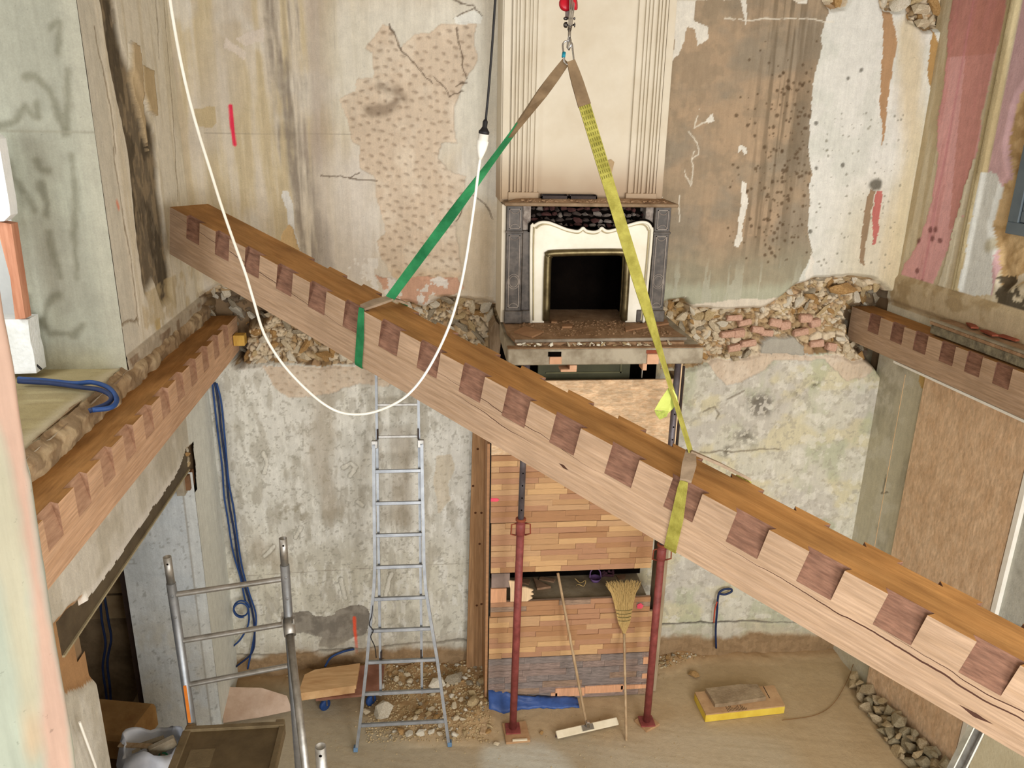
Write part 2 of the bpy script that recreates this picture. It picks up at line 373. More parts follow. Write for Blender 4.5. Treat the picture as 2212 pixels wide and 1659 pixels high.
ST = [mat('stone_tan', (206, 186, 146), (164, 140, 100), scale=9, bump=.5), mat('stone_pale', (226, 214, 188), (190, 172, 140), scale=9, bump=.5),
      mat('stone_grey', (180, 170, 150), (138, 126, 104), scale=9, bump=.5), mat('stone_ochre', (196, 160, 108), (150, 114, 68), scale=9, bump=.5),
      mat('stone_white', (228, 222, 206), (200, 190, 168), scale=9, bump=.5)]
BRICK = mat('pink_brick', (216, 178, 156), (192, 152, 130), scale=10, bump=.5)
DST = [mat('dark_marble_stone', (104, 90, 82), (52, 42, 40), scale=14, bump=.6), mat('pale_marble_stone', (170, 160, 150), (90, 78, 72), scale=14, bump=.6), mat('wine_marble_stone', (112, 72, 66), (66, 40, 40), scale=14, bump=.6)]
GST = [mat('pile_stone_grey', (190, 174, 144), (150, 132, 102), scale=7, bump=.5), mat('pile_stone_green', (168, 156, 128), (132, 120, 94), scale=7, bump=.5), mat('pile_stone_tan', (190, 170, 134), (150, 130, 96), scale=7, bump=.5)]
PQ = [mat('parquet_%s' % n_, c, tuple(int(q*.84) for q in c), rough=.6, scale=7, stretch=(.8, 1, 5), bump=.08, lo=.3, hi=.7) for n_, c in
      (('tan', (200, 158, 114)), ('brown', (184, 138, 98)), ('light', (220, 178, 128)), ('rosy', (190, 144, 110)), ('mid', (206, 166, 124)))]
PQD = [mat('parquet_dark_%s' % n_, c, tuple(int(q*.76) for q in c), rough=.6, scale=5, bump=.08) for n_, c in (('violet', (160, 140, 130)), ('umber', (168, 142, 120)), ('slate', (148, 136, 130)))]
PQN = [mat('parquet_new_%s' % n_, c, tuple(int(q*.9) for q in c), rough=.6, scale=7, stretch=(14, 1, 1), bump=.05) for n_, c in (('peach', (232, 176, 136)), ('cream', (238, 208, 168)))]
def flakes(m, sc_, st, amt):
    nt = m.node_tree; N = nt.nodes; L = nt.links; b = N['Principled BSDF']; old = b.inputs['Base Color'].links[0].from_socket
    tc = N.new('ShaderNodeTexCoord'); src = None
    for rot in (.5, 2.1, 1.2):
        mp = N.new('ShaderNodeMapping'); mp.inputs['Rotation'].default_value = (0, rot, 0); mp.inputs['Scale'].default_value = st; L.new(tc.outputs['Object'], mp.inputs[0])
        v = N.new('ShaderNodeTexVoronoi'); v.inputs['Scale'].default_value = sc_; L.new(mp.outputs[0], v.inputs[0]); sp = N.new('ShaderNodeSeparateColor'); L.new(v.outputs['Color'], sp.inputs[0])
        r = N.new('ShaderNodeMapRange'); r.inputs[3].default_value = 1-amt; r.inputs[4].default_value = 1+amt*.4; L.new(sp.outputs[0], r.inputs[0])
        if src is None: src = r.outputs[0]
        else: q = N.new('ShaderNodeMath'); q.operation = 'MULTIPLY'; L.new(src, q.inputs[0]); L.new(r.outputs[0], q.inputs[1]); src = q.outputs[0]
    mx = N.new('ShaderNodeVectorMath'); mx.operation = 'SCALE'; L.new(old, mx.inputs[0]); L.new(src, mx.inputs['Scale']); L.new(mx.outputs[0], b.inputs['Base Color'])
flakes(OSB, 13, (1, 1, 3.2), .16); flakes(OSBR, 30, (1.8, 1.8, .8), .10)
def grain(m, sc_, st, lo_, hi_):
    nt = m.node_tree; N = nt.nodes; L = nt.links; b = N['Principled BSDF']; old = b.inputs['Base Color'].links[0].from_socket
    tc = N.new('ShaderNodeTexCoord'); mp = N.new('ShaderNodeMapping'); mp.inputs['Scale'].default_value = st; L.new(tc.outputs['Object'], mp.inputs[0])
    v = N.new('ShaderNodeTexNoise'); v.inputs['Scale'].default_value = sc_; v.inputs['Detail'].default_value = 6; L.new(mp.outputs[0], v.inputs[0])
    r = N.new('ShaderNodeMapRange'); r.inputs[1].default_value = .35; r.inputs[2].default_value = .65; r.inputs[3].default_value = lo_; r.inputs[4].default_value = hi_; L.new(v.outputs[0], r.inputs[0])
    mx = N.new('ShaderNodeVectorMath'); mx.operation = 'SCALE'; L.new(old, mx.inputs[0]); L.new(r.outputs[0], mx.inputs['Scale']); L.new(mx.outputs[0], b.inputs['Base Color'])
for m_ in (OAK, OAKL): grain(m_, 12, (.5, 9, 9), .84, 1.1); grain(m_, 1.6, (1, 1.5, 1.5), .88, 1.08)
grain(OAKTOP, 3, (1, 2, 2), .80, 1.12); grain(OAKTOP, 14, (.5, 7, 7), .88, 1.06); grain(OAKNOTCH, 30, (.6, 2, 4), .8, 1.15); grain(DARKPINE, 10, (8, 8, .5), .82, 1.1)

#@@PART2
# ================================================================== SETTING
XL = -1.77                                            # left wall face
RD = nrm([0.10099, -0.99489, 0]); RN = nrm([-0.99489, -0.10099, 0]); RP = np.array([3.79, 0, 0.])   # right wall: along (toward camera), normal, corner

# ---------------- back wall
B = Relief((0, 0, 0), (1, 0, 0), (0, 0, 1), (0, -1, 0), -1.80, 3.88, -0.12, 5.75, .008)
U, V = B.U, B.V
st = fbm(B.U*16, B.V*1.3, 5, 5); st2 = fbm(B.U*5, B.V*.7, 25, 4); bl = fbm(B.U*1.7, B.V*1.7, 45, 5); fn = fbm(B.U*22, B.V*22, 65, 4); md = fbm(B.U*6, B.V*6, 85, 5)
B.lay(U > -9, S(216, 207, 190))
B.h += .004*(bl-.5)+.0012*(fn-.5)
up = ss(3.0, 3.3, V)
# upper left: yellowish, vertical streaks
yel = (1-ss(-.9, -.2, U+.3*(bl-.5)))*up
B.lay(yel*ss(.35, .65, st), S(206, 190, 148), .75)
B.lay(up*ss(.5, .72, st2)*(U < .6), S(184, 170, 150), .6)
B.lay(up*(U < .6)*ss(.55, .7, fbm(U*3, V*2, 131)), S(222, 218, 208), .7)
B.lay(ss(.52, .7, st)*up*(U < .6), S(186, 172, 148), .45)
d = B.dist([(606, 0), (622, 150), (628, 330), (650, 420), (690, 560), (705, 640)])
B.lay(ss(.15, .0, d+.30*(st-.5)+.18*(md-.5))*ss(.25, .6, fbm(B.U*26, B.V*2.2, 141)), S(138, 128, 116), .85)
d = B.dist([(690, 0), (700, 200), (690, 330)]); B.lay(ss(.16, .0, d+.15*(st-.5)), S(170, 154, 140), .6)
d = B.dist([(500, 0), (480, 200), (440, 300)]); B.lay(ss(.2, .0, d+.2*(st2-.5)), S(200, 192, 180), .6)
m_ = B.mask([(420, 235), (465, 230), (468, 262), (455, 276), (428, 272)]); B.lay(m_, S(190, 172, 132), .8); B.h += .002*m_
for pl_ in ([(485, 75), (500, 90), (535, 115), (530, 127), (500, 112), (484, 100)], [(510, 80), (570, 60), (570, 90), (530, 100)]):
    m_ = B.mask(pl_); B.lay(m_, S(224, 214, 204), .7); B.h += .003*m_
m_ = B.mask([(610, 410), (625, 415), (634, 450), (640, 500), (655, 555), (640, 540), (622, 480)]); B.lay(m_, S(226, 226, 222))
m_ = B.mask([(610, 500), (625, 485), (636, 495), (645, 530), (660, 560), (640, 560), (600, 545)]); B.lay(m_, S(214, 186, 140)); B.h -= .006*m_
# pale smooth area around the hacked plaster
m_ = B.mask([(715, 0), (1070, 0), (1070, 210), (1000, 320), (960, 330), (790, 330), (720, 260), (700, 100)]); B.lay(blur(m_, 12), S(222, 220, 208), .65)
m_ = B.mask([(690, 330), (810, 320), (820, 640), (700, 600)]); B.lay(blur(m_, 14), S(214, 208, 200), .7)
m_ = B.mask([(1000, 200), (1068, 100), (1068, 430), (1010, 470)]); B.lay(blur(m_, 8), S(216, 214, 200), .5)
m_ = B.mask([(990, 440), (1070, 440), (1072, 650), (985, 640)]); B.lay(blur(m_, 8), S(198, 180, 152), .75)
# ---- lower storey
lo = ss(3.15, 2.95, V)
ll = lo*(U < .5); lr = lo*(U > 1.8)
B.lay(ll, S(224, 224, 216), .95); B.lay(ll*ss(.42, .66, md), S(206, 205, 194), .6); B.lay(ll*ss(.5, .68, bl), S(216, 214, 202), .7); B.lay(ll*ss(.52, .68, fbm(U*9, V*2, 301)), S(190, 187, 174), .5)
B.lay(ll*ss(1.5, 1.0, V), S(214, 210, 188), .45)
B.lay(ll*ss(.55, .62, fbm(U*4, V*4, 331))*ss(2.0, 1.0, V), S(184, 180, 164), .35)
B.lay(lr, S(208, 206, 190), .95); B.lay(lr*ss(.4, .6, fbm(U*2.4, V*3.2, 311, 6)), S(196, 192, 182), .8); B.lay(lr*ss(.48, .64, fbm(U*3, V*4, 321, 6)), S(212, 204, 168), .7); B.lay(lr*ss(.54, .7, fbm(U*4, V*3, 341, 6)), S(176, 182, 150), .6)
B.lay(lr*(fbm(U*26, V*26, 351) > .62), S(168, 162, 146), .5)
B.lay(lr*(fbm(U*14, V*14, 356) > .6), S(228, 226, 214), .5)
B.lay(ll*(fbm(U*24, V*7, 356) > .60), S(236, 236, 228), .55); B.lay(ll*ss(.56, .66, fbm(U*13, V*5, 366)), S(168, 162, 146), .5); B.lay(ll*(fbm(U*40, V*40, 376) > .66), S(150, 146, 132), .5)
for c_ in ([(700, 860), (690, 1000), (720, 1100)], [(870, 960), (860, 1120)], [(560, 1180), (600, 1220)]): B.lay(ll*ss(.16, .0, B.dist(c_)+.2*(st-.5)), S(170, 158, 138), .55)  # first streak paints the hanging beam's soft cast shadow; the others are brownish blotches
for c_ in ([(570, 980), (577, 1000), (572, 1020)], [(745, 1010), (760, 1003), (768, 1012), (755, 1030)], [(640, 1160), (650, 1140)], [(775, 1085), (785, 1092)], [(575, 1200), (590, 1180)], [(830, 1290), (845, 1240)], [(735, 1250), (745, 1290)], [(800, 1320), (806, 1345)]):
    d = B.dist(c_); B.lay(ss(.022, .008, d), S(226, 224, 212), .8); B.h += .006*ss(.02, .005, d); B.lay(ss(.006, .001, np.abs(d-.02)), S(130, 124, 108), .6)
# hacked plaster: recessed coat with pick marks
picks = [(830, 51), (845, 57), (864, 101), (899, 73), (926, 71), (953, 54), (1024, 51), (1029, 94), (1033, 135), (1007, 172), (997, 196), (980, 233), (984, 280), (991, 307), (953, 314), (945, 341), (967, 368), (1007, 381), (1007, 435), (980, 483), (994, 560), (998, 595), (960, 612), (900, 606), (850, 600), (822, 560), (813, 526), (832, 499), (818, 439), (808, 381), (775, 358), (775, 314), (758, 304), (751, 256), (731, 216), (771, 199), (775, 169), (808, 169), (802, 115), (790, 105), (822, 67)]
mp1 = B.mask(picks)
mp2 = B.mask([(570, 793), (809, 793), (850, 815), (837, 837), (774, 831), (718, 849), (671, 856), (621, 859), (596, 840)])
mp3 = B.mask([(1520, 776), (1569, 834), (1604, 825), (1649, 801), (1670, 780), (1782, 776), (1810, 801), (1831, 825), (1873, 813), (1904, 783), (1908, 766), (1820, 770), (1649, 764), (1600, 778)])
mp4 = B.mask([(940, 985), (975, 980), (985, 1010), (970, 1050), (975, 1080), (950, 1110), (938, 1050)])
for m_ in (mp1, mp2, mp3):
    B.lay(m_, S(208, 190, 168), .92); B.lay(m_*ss(.45, .65, md), S(220, 207, 188), .7); B.h -= .016*m_; B.h += .006*m_*(md-.5)
B.lay(mp1*ss(5.4, 5.2, V)*.0+mp1*ss(3.75, 3.55, V), S(206, 176, 136), .7)
B.lay(mp4, S(206, 194, 170), .7); B.h -= .003*mp4
B.pits(blur(mp1, 2) > .95, .056, -.15, .027, .0145, .017, S(132, 112, 92), 760)
B.pits(blur(mp2, 2) > .95, .055, -.1, .024, .013, .013, S(156, 136, 112), 180)
B.pits(blur(mp3, 2) > .95, .05, 1.2, .022, .008, .008, S(170, 148, 126), 200)
B.pits(blur(mp4, 1) > .9, .07, .2, .018, .01, .006, S(150, 136, 112), 20)
d = B.dist([(820, 185), (850, 195), (870, 215), (830, 235), (800, 240)]); B.lay(ss(.06, .0, d+.08*(md-.5)), S(110, 92, 74), .6)
for c_ in ([(843, 52), (858, 95), (882, 120), (915, 158), (935, 180)], [(989, 60), (995, 110), (1000, 150), (1008, 172)], [(940, 165), (970, 210), (1000, 200)], [(980, 0), (1022, 15), (1025, 25), (1042, 35)], [(981, 40), (1000, 28), (1024, 22)], [(690, 378), (760, 384), (815, 392)], [(775, 370), (755, 382)], [(1015, 420), (1050, 440), (1065, 475)], [(985, 480), (1000, 440)], [(984, 190), (1008, 180)]):
    d = B.dist(c_); k = ss(.007, .002, d); B.lay(k, S(96, 78, 60), .85); B.h -= .004*k
# white repair bit top
m_ = B.mask([(981, 38), (1024, 22), (1042, 35), (1040, 50), (1000, 52), (985, 52)], 0); B.lay(m_, S(232, 232, 224))
# pink/white zone above the rubble, left of the chimney
m_ = B.mask([(810, 590), (830, 600), (870, 605), (905, 600), (990, 600), (1005, 625), (960, 650), (900, 665), (840, 650)])
B.lay(m_, S(204, 164, 140)); B.lay(m_*(fbm(U*10, V*10, 7) > .52), S(222, 216, 208)); B.h -= .012*m_
m_ = B.mask([(740, 560), (815, 560), (815, 640), (790, 640)]); B.lay(m_*(fbm(U*12, V*12, 8) > .5), S(226, 222, 214)); B.h += .004*m_*(md-.5)
# fine horizontal pencil / shuttering lines
for c_ in ([(440, 287), (760, 291)], [(1440, 302), (1560, 305), (1740, 310)], [(500, 1246), (700, 1233), (1012, 1216)], [(1440, 1416), (1600, 1420)]):
    d = B.dist(c_, 0); B.lay(ss(.005, .001, d), S(150, 140, 126), .6)
for c_ in ([(722, 0), (722, 110)], [(640, 10), (640, 60)]): B.lay(ss(.005, .001, B.dist(c_, 0)), S(180, 172, 160), .5)
# red spray mark
B.lay(ss(.020, .010, B.dist([(498, 230), (501, 270), (507, 312)], 0)+.006*(fn-.5)), S(236, 40, 84), .95)
# ---- right of the chimney
rt = U > 1.6
br = B.mask([(1430, 0), (1795, 0), (1789, 35), (1775, 77), (1768, 140), (1758, 175), (1751, 244), (1749, 447), (1744, 503), (1754, 545), (1735, 615), (1700, 640), (1430, 660)])
B.lay(br, S(166, 147, 122)); B.lay(br*ss(.42, .62, fbm(U*3.5, V*3.5, 201)), S(148, 137, 119), .8); B.lay(br*ss(.5, .68, fbm(U*2, V*3, 211)), S(178, 154, 126), .8)
B.lay(br*ss(.50, .62, fbm(U*8, V*8, 215)), S(138, 126, 106), .4)
dk = br*ss(.3, .05, np.abs(U-2.62+.25*(bl-.5)))*ss(3.5, 4.0, V); B.lay(dk*ss(.4, .6, fbm(U*30, V*1.2, 77)), S(112, 98, 78), .7)
B.lay(br*ss(4.0, 3.6, V+.3*(bl-.5)), S(156, 152, 130), .75)
B.lay(br*ss(3.62, 3.5, V+.15*(st-.5)), S(180, 182, 160), .85); B.lay(br*ss(3.85, 3.5, V)*(st > .6), S(186, 186, 168), .7)
# mould spots
sp = [(RS.normal(2.72, .14), RS.uniform(3.75, 5.2), RS.uniform(.006, .02)) for _ in range(170)]+[(RS.uniform(2.3, 2.95), RS.uniform(3.75, 5.4), RS.uniform(.004, .014)) for _ in range(90)]
def spots(R, L, col, a=.8):
    for u, v, r in L:
        i, j = int((u-R.u0)/R.step), int((v-R.v0)/R.step); k = int(r*1.6/R.step)+2
        if i < k or j < k or i > R.U.shape[0]-k-1 or j > R.U.shape[1]-k-1: continue
        s_ = (slice(i-k, i+k+1), slice(j-k, j+k+1)); g = (ss(r, r*.5, np.hypot(R.U[s_]-u, R.V[s_]-v)+r*.8*(fn_[s_]-.5))*a)[..., None]
        R.c[s_] = R.c[s_]*(1-g)+col*g
fn_ = fn
spots(B, sp, S(92, 74, 54))
# white paint zone
wh = B.mask([(1789, 35), (1775, 77), (1768, 140), (1758, 175), (1751, 244), (1749, 447), (1744, 503), (1754, 545), (1720, 620), (1700, 640), (1765, 605), (1880, 600), (1936, 640), (2060, 0), (1960, -10), (1800, -10)])
B.lay(wh, S(222, 222, 214)); B.h += .0025*wh; B.lay(wh*ss(.45, .65, md), S(208, 210, 200), .7)
B.lay(wh*ss(2.9, 3.5, U*1.0+.3*(bl-.5))*ss(4.6, 4.0, V), S(206, 196, 168), .7)
d = B.dist([(1960, 60), (1975, 300), (1925, 600)]); B.lay(wh*ss(.16, .02, d+.1*(st-.5)), S(208, 194, 160), .8)
spots(B, [(RS.uniform(2.95, 3.7), RS.uniform(3.7, 4.9), RS.uniform(.004, .014)) for _ in range(110)], S(126, 122, 104), .7)
spots(B, [(B.uv(*q)[0], B.uv(*q)[1], .02) for q in ((1762, 266), (1763, 363), (1750, 500), (1832, 170), (1860, 152), (1820, 357))], S(96, 92, 80), .8)
for poly, col in (([(1909, 20), (1929, 25), (1937, 87), (1929, 157), (1915, 262), (1906, 321), (1903, 244), (1906, 105)], (176, 142, 106)),
                  ([(1876, 405), (1890, 412), (1871, 523), (1866, 575), (1857, 565), (1862, 489)], (150, 128, 102)),
                  ([(1893, 410), (1909, 412), (1906, 450), (1890, 523), (1883, 530), (1886, 450)], (186, 112, 104)),
                  ([(2016, 63), (2033, 105), (2031, 206), (2012, 209), (2004, 175), (2006, 105)], (176, 142, 92)),
                  ([(2035, 60), (2045, 60), (2040, 105), (2028, 108)], (214, 204, 178))):
    m_ = B.mask(poly); B.lay(m_, S(*col)); B.h -= .003*m_
B.lay(ss(.055, .02, B.dist([(1886, 398), (1896, 398)])+.03*(md-.5)), S(92, 88, 76), .9)
for poly in ([(1455, 0), (1500, 0), (1500, 45), (1525, 55), (1527, 85), (1505, 102), (1500, 65), (1485, 60), (1465, 120), (1452, 130)], [(1600, 0), (1613, 0), (1610, 55)], [(1592, 318), (1600, 312), (1612, 320), (1614, 332), (1606, 334), (1602, 322), (1592, 328)],
             [(1604, 388), (1612, 395), (1614, 430), (1606, 480), (1603, 520), (1596, 532), (1586, 530), (1594, 495), (1600, 440)], [(1717, 0), (1740, 0), (1740, 10)], [(1760, 610), (1730, 640), (1710, 642), (1740, 600), (1752, 540)], [(1522, 262), (1540, 247), (1545, 262), (1530, 268)]):
    m_ = B.mask(poly, .5); B.lay(m_, S(226, 222, 210)); B.h += .003*m_
for c_ in ([(1510, 240), (1500, 275), (1525, 262)], [(1490, 285), (1508, 310), (1510, 335), (1494, 345), (1493, 400)], [(1476, 360), (1492, 405)], [(1500, 330), (1494, 345)], [(1467, 420), (1466, 500), (1460, 515)], [(1480, 610), (1484, 620), (1478, 660)], [(1555, 43), (1640, 42), (1740, 44), (1800, 46)]):
    B.lay(ss(.007, .002, B.dist(c_))*(fbm(U*9, V*9, 461) > .44), S(226, 220, 204), .8)
for q, r in (((1645, 872), .16), ((1610, 935), .15), ((1720, 848), .1), ((1570, 975), .08), ((1760, 830), .08)):
    u, v = B.uv(*q); dd = np.hypot(U-u, V-v); B.lay(ss(r, .0, dd+.18*(md-.5))*(fbm(U*30, V*30, 361) > .44), S(84, 78, 66), .75)
for c_ in ([(1520, 890), (1545, 880), (1555, 895), (1548, 905)], [(1570, 862), (1610, 845)], [(1512, 978), (1600, 975), (1680, 970)]):
    B.lay(ss(.012, .003, B.dist(c_)), S(120, 110, 92), .7)
cem = B.mask([(640, 1324), (663, 1320), (673, 1331), (703, 1333), (722, 1331), (734, 1319), (757, 1307), (781, 1309), (797, 1317), (804, 1331), (790, 1368), (745, 1387), (717, 1401), (687, 1399), (694, 1378), (675, 1373), (654, 1364), (640, 1366), (600, 1350), (610, 1325)])
B.lay(cem, S(158, 152, 140)); B.lay(cem*ss(.4, .62, fbm(U*14, V*14, 371)), S(128, 122, 112), .8); B.h -= .008*cem
B.lay(ss(.5, .62, fbm(U*12, V*12, 381))*ss(.25, .05, np.hypot(U+1.2, V-1.6)), S(150, 142, 122), .7)
B.lay(ss(.018, .008, B.dist([(765, 1335), (766, 1360), (769, 1385), (772, 1415)], 0)+.012*(fn-.5)), S(250, 96, 62), .9)
crk = [(500, 1418), (640, 1412), (690, 1406), (760, 1401), (830, 1397), (880, 1391), (1012, 1383)]
for c_ in (crk, [(1430, 1351), (1520, 1345), (1610, 1342), (1700, 1346), (1760, 1345)]):
    d = B.dist(c_); k = ss(.016, .006, d+.012*(md-.3)); B.lay(k, S(66, 60, 54), .9); B.h -= .012*k
bot = ss(.42, .30, V+.10*(md-.5)); B.lay(bot, S(186, 178, 160), .5)
bot = ss(.27, .2, V+.14*(fbm(U*5, V*5, 391)-.5)); B.lay(bot, S(156, 130, 98)); B.lay(bot*(fn > .5), S(136, 112, 82), .5); B.h += bot*.05*(md-.35)
# ---- rubble band: knocked-out course behind the plaster
bandL = B.mask([(428, 640), (470, 614), (520, 622), (560, 650), (600, 660), (700, 690), (830, 655), (880, 655), (915, 668), (960, 645), (1020, 648), (1076, 655), (1090, 730), (1080, 800), (960, 800), (850, 812), (800, 797), (760, 787), (700, 792), (560, 786), (500, 792), (500, 760), (470, 720), (430, 700)])
bandR = B.mask([(1425, 655), (1480, 648), (1500, 668), (1560, 668), (1650, 668), (1690, 642), (1720, 620), (1760, 603), (1830, 598), (1885, 600), (1912, 622), (1945, 645), (1945, 700), (1915, 730), (1908, 775), (1850, 782), (1815, 770), (1782, 765), (1655, 762), (1620, 774), (1560, 775), (1512, 795), (1425, 800)])
top = B.mask([(1962, -10), (2070, -10), (2064, 30), (2040, 62), (2002, 66), (1962, 42)])+B.mask([(1782, -10), (1838, -10), (1832, 12), (1800, 20), (1785, 8)])+B.mask([(1905, -10), (1960, -10), (1955, 18), (1935, 22), (1910, 14)])
band = np.clip(bandL+bandR+top, 0, 1) > 0
bs = blur(band, 3)
rn = fbm(U*7, V*9, 401, 5); rn2 = fbm(U*18, V*18, 411, 4)
B.lay(band, S(186, 160, 122)); B.lay(band*ss(.42, .6, rn), S(206, 186, 152), .8); B.lay(band*ss(.56, .7, rn2), S(150, 122, 86), .7)
B.h = np.where(band, 0, B.h)-bs*(.03+.07*(1-rn)*1.0+.035*rn2)
c1, c2, ci = cells(B.wu*11, B.wv*15, 3); d1, d2, di = cells(B.wu*24+.4*fn, B.wv*30, 8)
big_ = ss(.42, .5, fbm(U*3, V*3, 451)); gap = np.where(big_ > .5, c2-c1, (d2-d1)*.9); idn = np.where(big_ > .5, ci, di)
B.h += bs*band*(.045*(idn-.5)-.035*ss(.16, .0, gap)); B.lay(band*(idn > .66), S(222, 208, 182), .75); B.lay(band*(idn < .25), S(168, 140, 100), .7); B.lay(band*((idn > .4) & (idn < .48)), S(188, 156, 120), .8)
B.lay(band*ss(.13, .03, gap), S(112, 86, 58), .8)
pk = blur(B.mask([(436, 648), (480, 640), (560, 640), (575, 690), (560, 705), (530, 715), (522, 790), (508, 790), (440, 720)])*1.0, 3); B.h -= pk*.24; B.lay(pk, S(78, 58, 40), .8)
pk = blur(B.mask([(1846, 662), (1880, 640), (1935, 636), (1950, 700), (1990, 900), (1850, 745), (1836, 700)])*1.0, 3); B.h -= pk*.24; B.lay(pk, S(96, 72, 48), .7)
hole = blur(B.mask([(1445, 655), (1482, 650), (1500, 680), (1492, 720), (1470, 735), (1440, 715)])*1.0, 3); B.h -= hole*.07; B.lay(hole, S(150, 118, 66), .7)
m_ = B.mask([(1648, 765), (1650, 740), (1668, 732), (1715, 730), (1738, 748), (1742, 766)]); B.h = np.where(m_, -.01, B.h); B.lay(m_, S(170, 166, 154))
m_ = B.mask([(925, 640), (1070, 640), (1070, 655), (930, 655)]); B.lay(m_, S(190, 170, 140), .5)
mk_band = band.copy()
W = B.build('wall_back', PLASTER); tag(W, kind='structure', label='peeling plaster back wall with chipped rubble band and hacked patch')
# stones and bricks set in the knocked-out band
SM = rocks('stone', ST, 15, 100, flat=.75); BRM = []
for i in range(4):
    b_ = MB().box((0, 0, 0), (1, .6, .5), bev=.08); v = np.array(b_.v); v += np.array([[random.uniform(-.05, .05) for _ in range(3)] for _ in v]); b_.v = [tuple(q) for q in v]
    me = bpy.data.meshes.new('brick'); me.from_pydata(b_.v, [], b_.f); me.materials.append(BRICK); BRM.append(me)
def scatter_band(mask_, n, rmin, rmax, seed, R=B, parent=W, meshes=SM, name='stone', big=.35):
    rs = np.random.RandomState(seed); cand = np.argwhere(blur(mask_, 2) > .9); rs.shuffle(cand); tk = []; out = 0
    for r_try in (rmax, (rmax+rmin)/2, rmin):
        for i, j in cand[:9000]:
            if out >= n: return
            u, v = R.U[i, j], R.V[i, j]; r = r_try*rs.uniform(.75, 1.1)
            if any((u-a)**2+(v-b)**2 < ((r+c)*.68)**2 for a, b, c in tk): continue
            tk.append((u, v, r)); out += 1
            e = Euler((rs.uniform(-.3, .3)+math.pi/2, rs.uniform(-.3, .3), rs.uniform(-.5, .5)))
            put(name, meshes[rs.randint(len(meshes))], R.pt(u, v, R.h[i, j]+r*.02), (r*rs.uniform(1.0, 1.5), r*rs.uniform(.4, .8), r*rs.uniform(.6, 1.0)), Euler((rs.uniform(-.5, .5), rs.uniform(-3, 3), rs.uniform(-.5, .5))), parent)
bk = [(1590, 690), (1612, 700), (1600, 722), (1575, 725), (1640, 715), (1660, 722), (1680, 700), (1700, 705), (1745, 690), (1765, 700), (1735, 720), (1800, 752), (1770, 745), (1620, 745), (1590, 755)]
for q in bk:
    u, v = B.uv(*q); put('brick', random.choice(BRM), B.pt(u, v, -.045), (random.uniform(.09, .13), .09, random.uniform(.10, .13)), Euler((random.uniform(-.1, .1), random.uniform(-.2, .2), random.uniform(-.1, .1))), W)
bm_ = blur(B.mask([(1570, 680), (1700, 680), (1780, 680), (1815, 765), (1560, 765)]), 1) > .5
scatter_band((bandR > 0) & ~bm_, 170, .014, .06, 3)
scatter_band(bandL > 0, 150, .016, .065, 4)
scatter_band(top > 0, 14, .03, .09, 5)
for q, rr, k in (((1822, 622), .13, 3), ((1755, 640), .07, 3), ((1560, 700), .06, 4), ((1490, 740), .05, 4), ((1590, 775), .05, 1), ((700, 765), .07, 3), ((545, 735), .055, 1), ((1990, 20), .10, 1), ((1993, 50), .08, 1)):
    u, v = B.uv(*q); put('stone', SM[k], B.pt(u, v, .0), (rr, .05, rr*.6), Euler((0, random.uniform(-.3, .3), 0)), W)
# masonry cores behind the thin faces
MB().bb((-2.3, .32, -.3), (4.6, .6, 6.1)).build('wall_back_core', CORE); 
tag(bpy.data.objects['wall_back_core'], kind='structure')

# ---------------- left wall (X = XL, u = Y, v = Z, normal +X)
Lw = Relief((XL, 0, 0), (0, 1, 0), (0, 0, 1), (1, 0, 0), -4.0, .02, -.1, 5.75, .010)
U, V = Lw.U, Lw.V
st = fbm(U*18, V*1.4, 5, 5); bl = fbm(U*2, V*2, 45, 5); md = fbm(U*7, V*7, 85, 5); fn = fn_ = fbm(U*24, V*24, 65, 4)
Lw.lay(U > -99, S(222, 216, 200)); Lw.lay(ss(.5, .66, st)*(V > 3.3), S(206, 196, 172), .6); Lw.h += .004*(bl-.5)
Lw.lay((V > 3.3)*ss(.02, -.05, U+1.30+.05*(md-.5)), S(204, 200, 186), .9)
dkp = [(215, -10), (243, -10), (262, 100), (290, 180), (318, 250), (335, 290), (345, 420), (362, 540), (372, 640), (352, 660), (333, 600), (315, 640), (300, 540), (290, 430), (275, 300), (245, 170), (228, 60)]
m_ = Lw.mask(dkp); sb = blur(m_, 2); Lw.lay(sb, S(104, 92, 74), .95); Lw.lay(sb*ss(.48, .6, fbm(U*30, V*12, 12)), S(150, 134, 108), .7); Lw.lay(sb*ss(.5, .62, fbm(U*12, V*5, 19)), S(66, 58, 46), .7); Lw.h -= .022*sb
m_ = Lw.mask([(276, 90), (293, 98), (300, 180), (312, 260), (320, 330), (300, 245), (282, 180)]); Lw.lay(m_, S(190, 170, 136)); Lw.h += .03*m_
m_ = Lw.mask([(298, 140), (325, 150), (332, 250), (318, 240), (305, 200)]); Lw.lay(m_, S(188, 168, 132)); Lw.h += .028*m_
for c_ in ([(355, 0), (366, 150), (378, 300), (385, 430)], [(338, 0), (345, 130)], [(245, 320), (262, 440), (285, 560), (300, 700)], [(205, 60), (228, 170), (245, 260), (250, 330)], [(262, 700), (300, 690)]):
    k = ss(.013, .004, Lw.dist(c_)); Lw.lay(k, S(128, 112, 86), .8); Lw.h -= .006*k
m_ = Lw.mask([(333, 690), (345, 685), (347, 710), (338, 716)]); Lw.lay(m_, S(206, 184, 134))
Lw.lay(((V > 3.42) & (V < 3.75))*ss(.5, .62, md)*(U > -1.2), S(190, 172, 132), .6)
Lw.lay(((V > 3.3) & (V < 3.48)), S(176, 164, 144), .9); Lw.h += ((V > 3.24) & (V < 3.47))*.03*(fbm(U*9, V*9, 33)-.2)
Lw.lay(((V > 3.24) & (V < 3.45))*ss(.45, .6, md), S(128, 104, 80), .8)
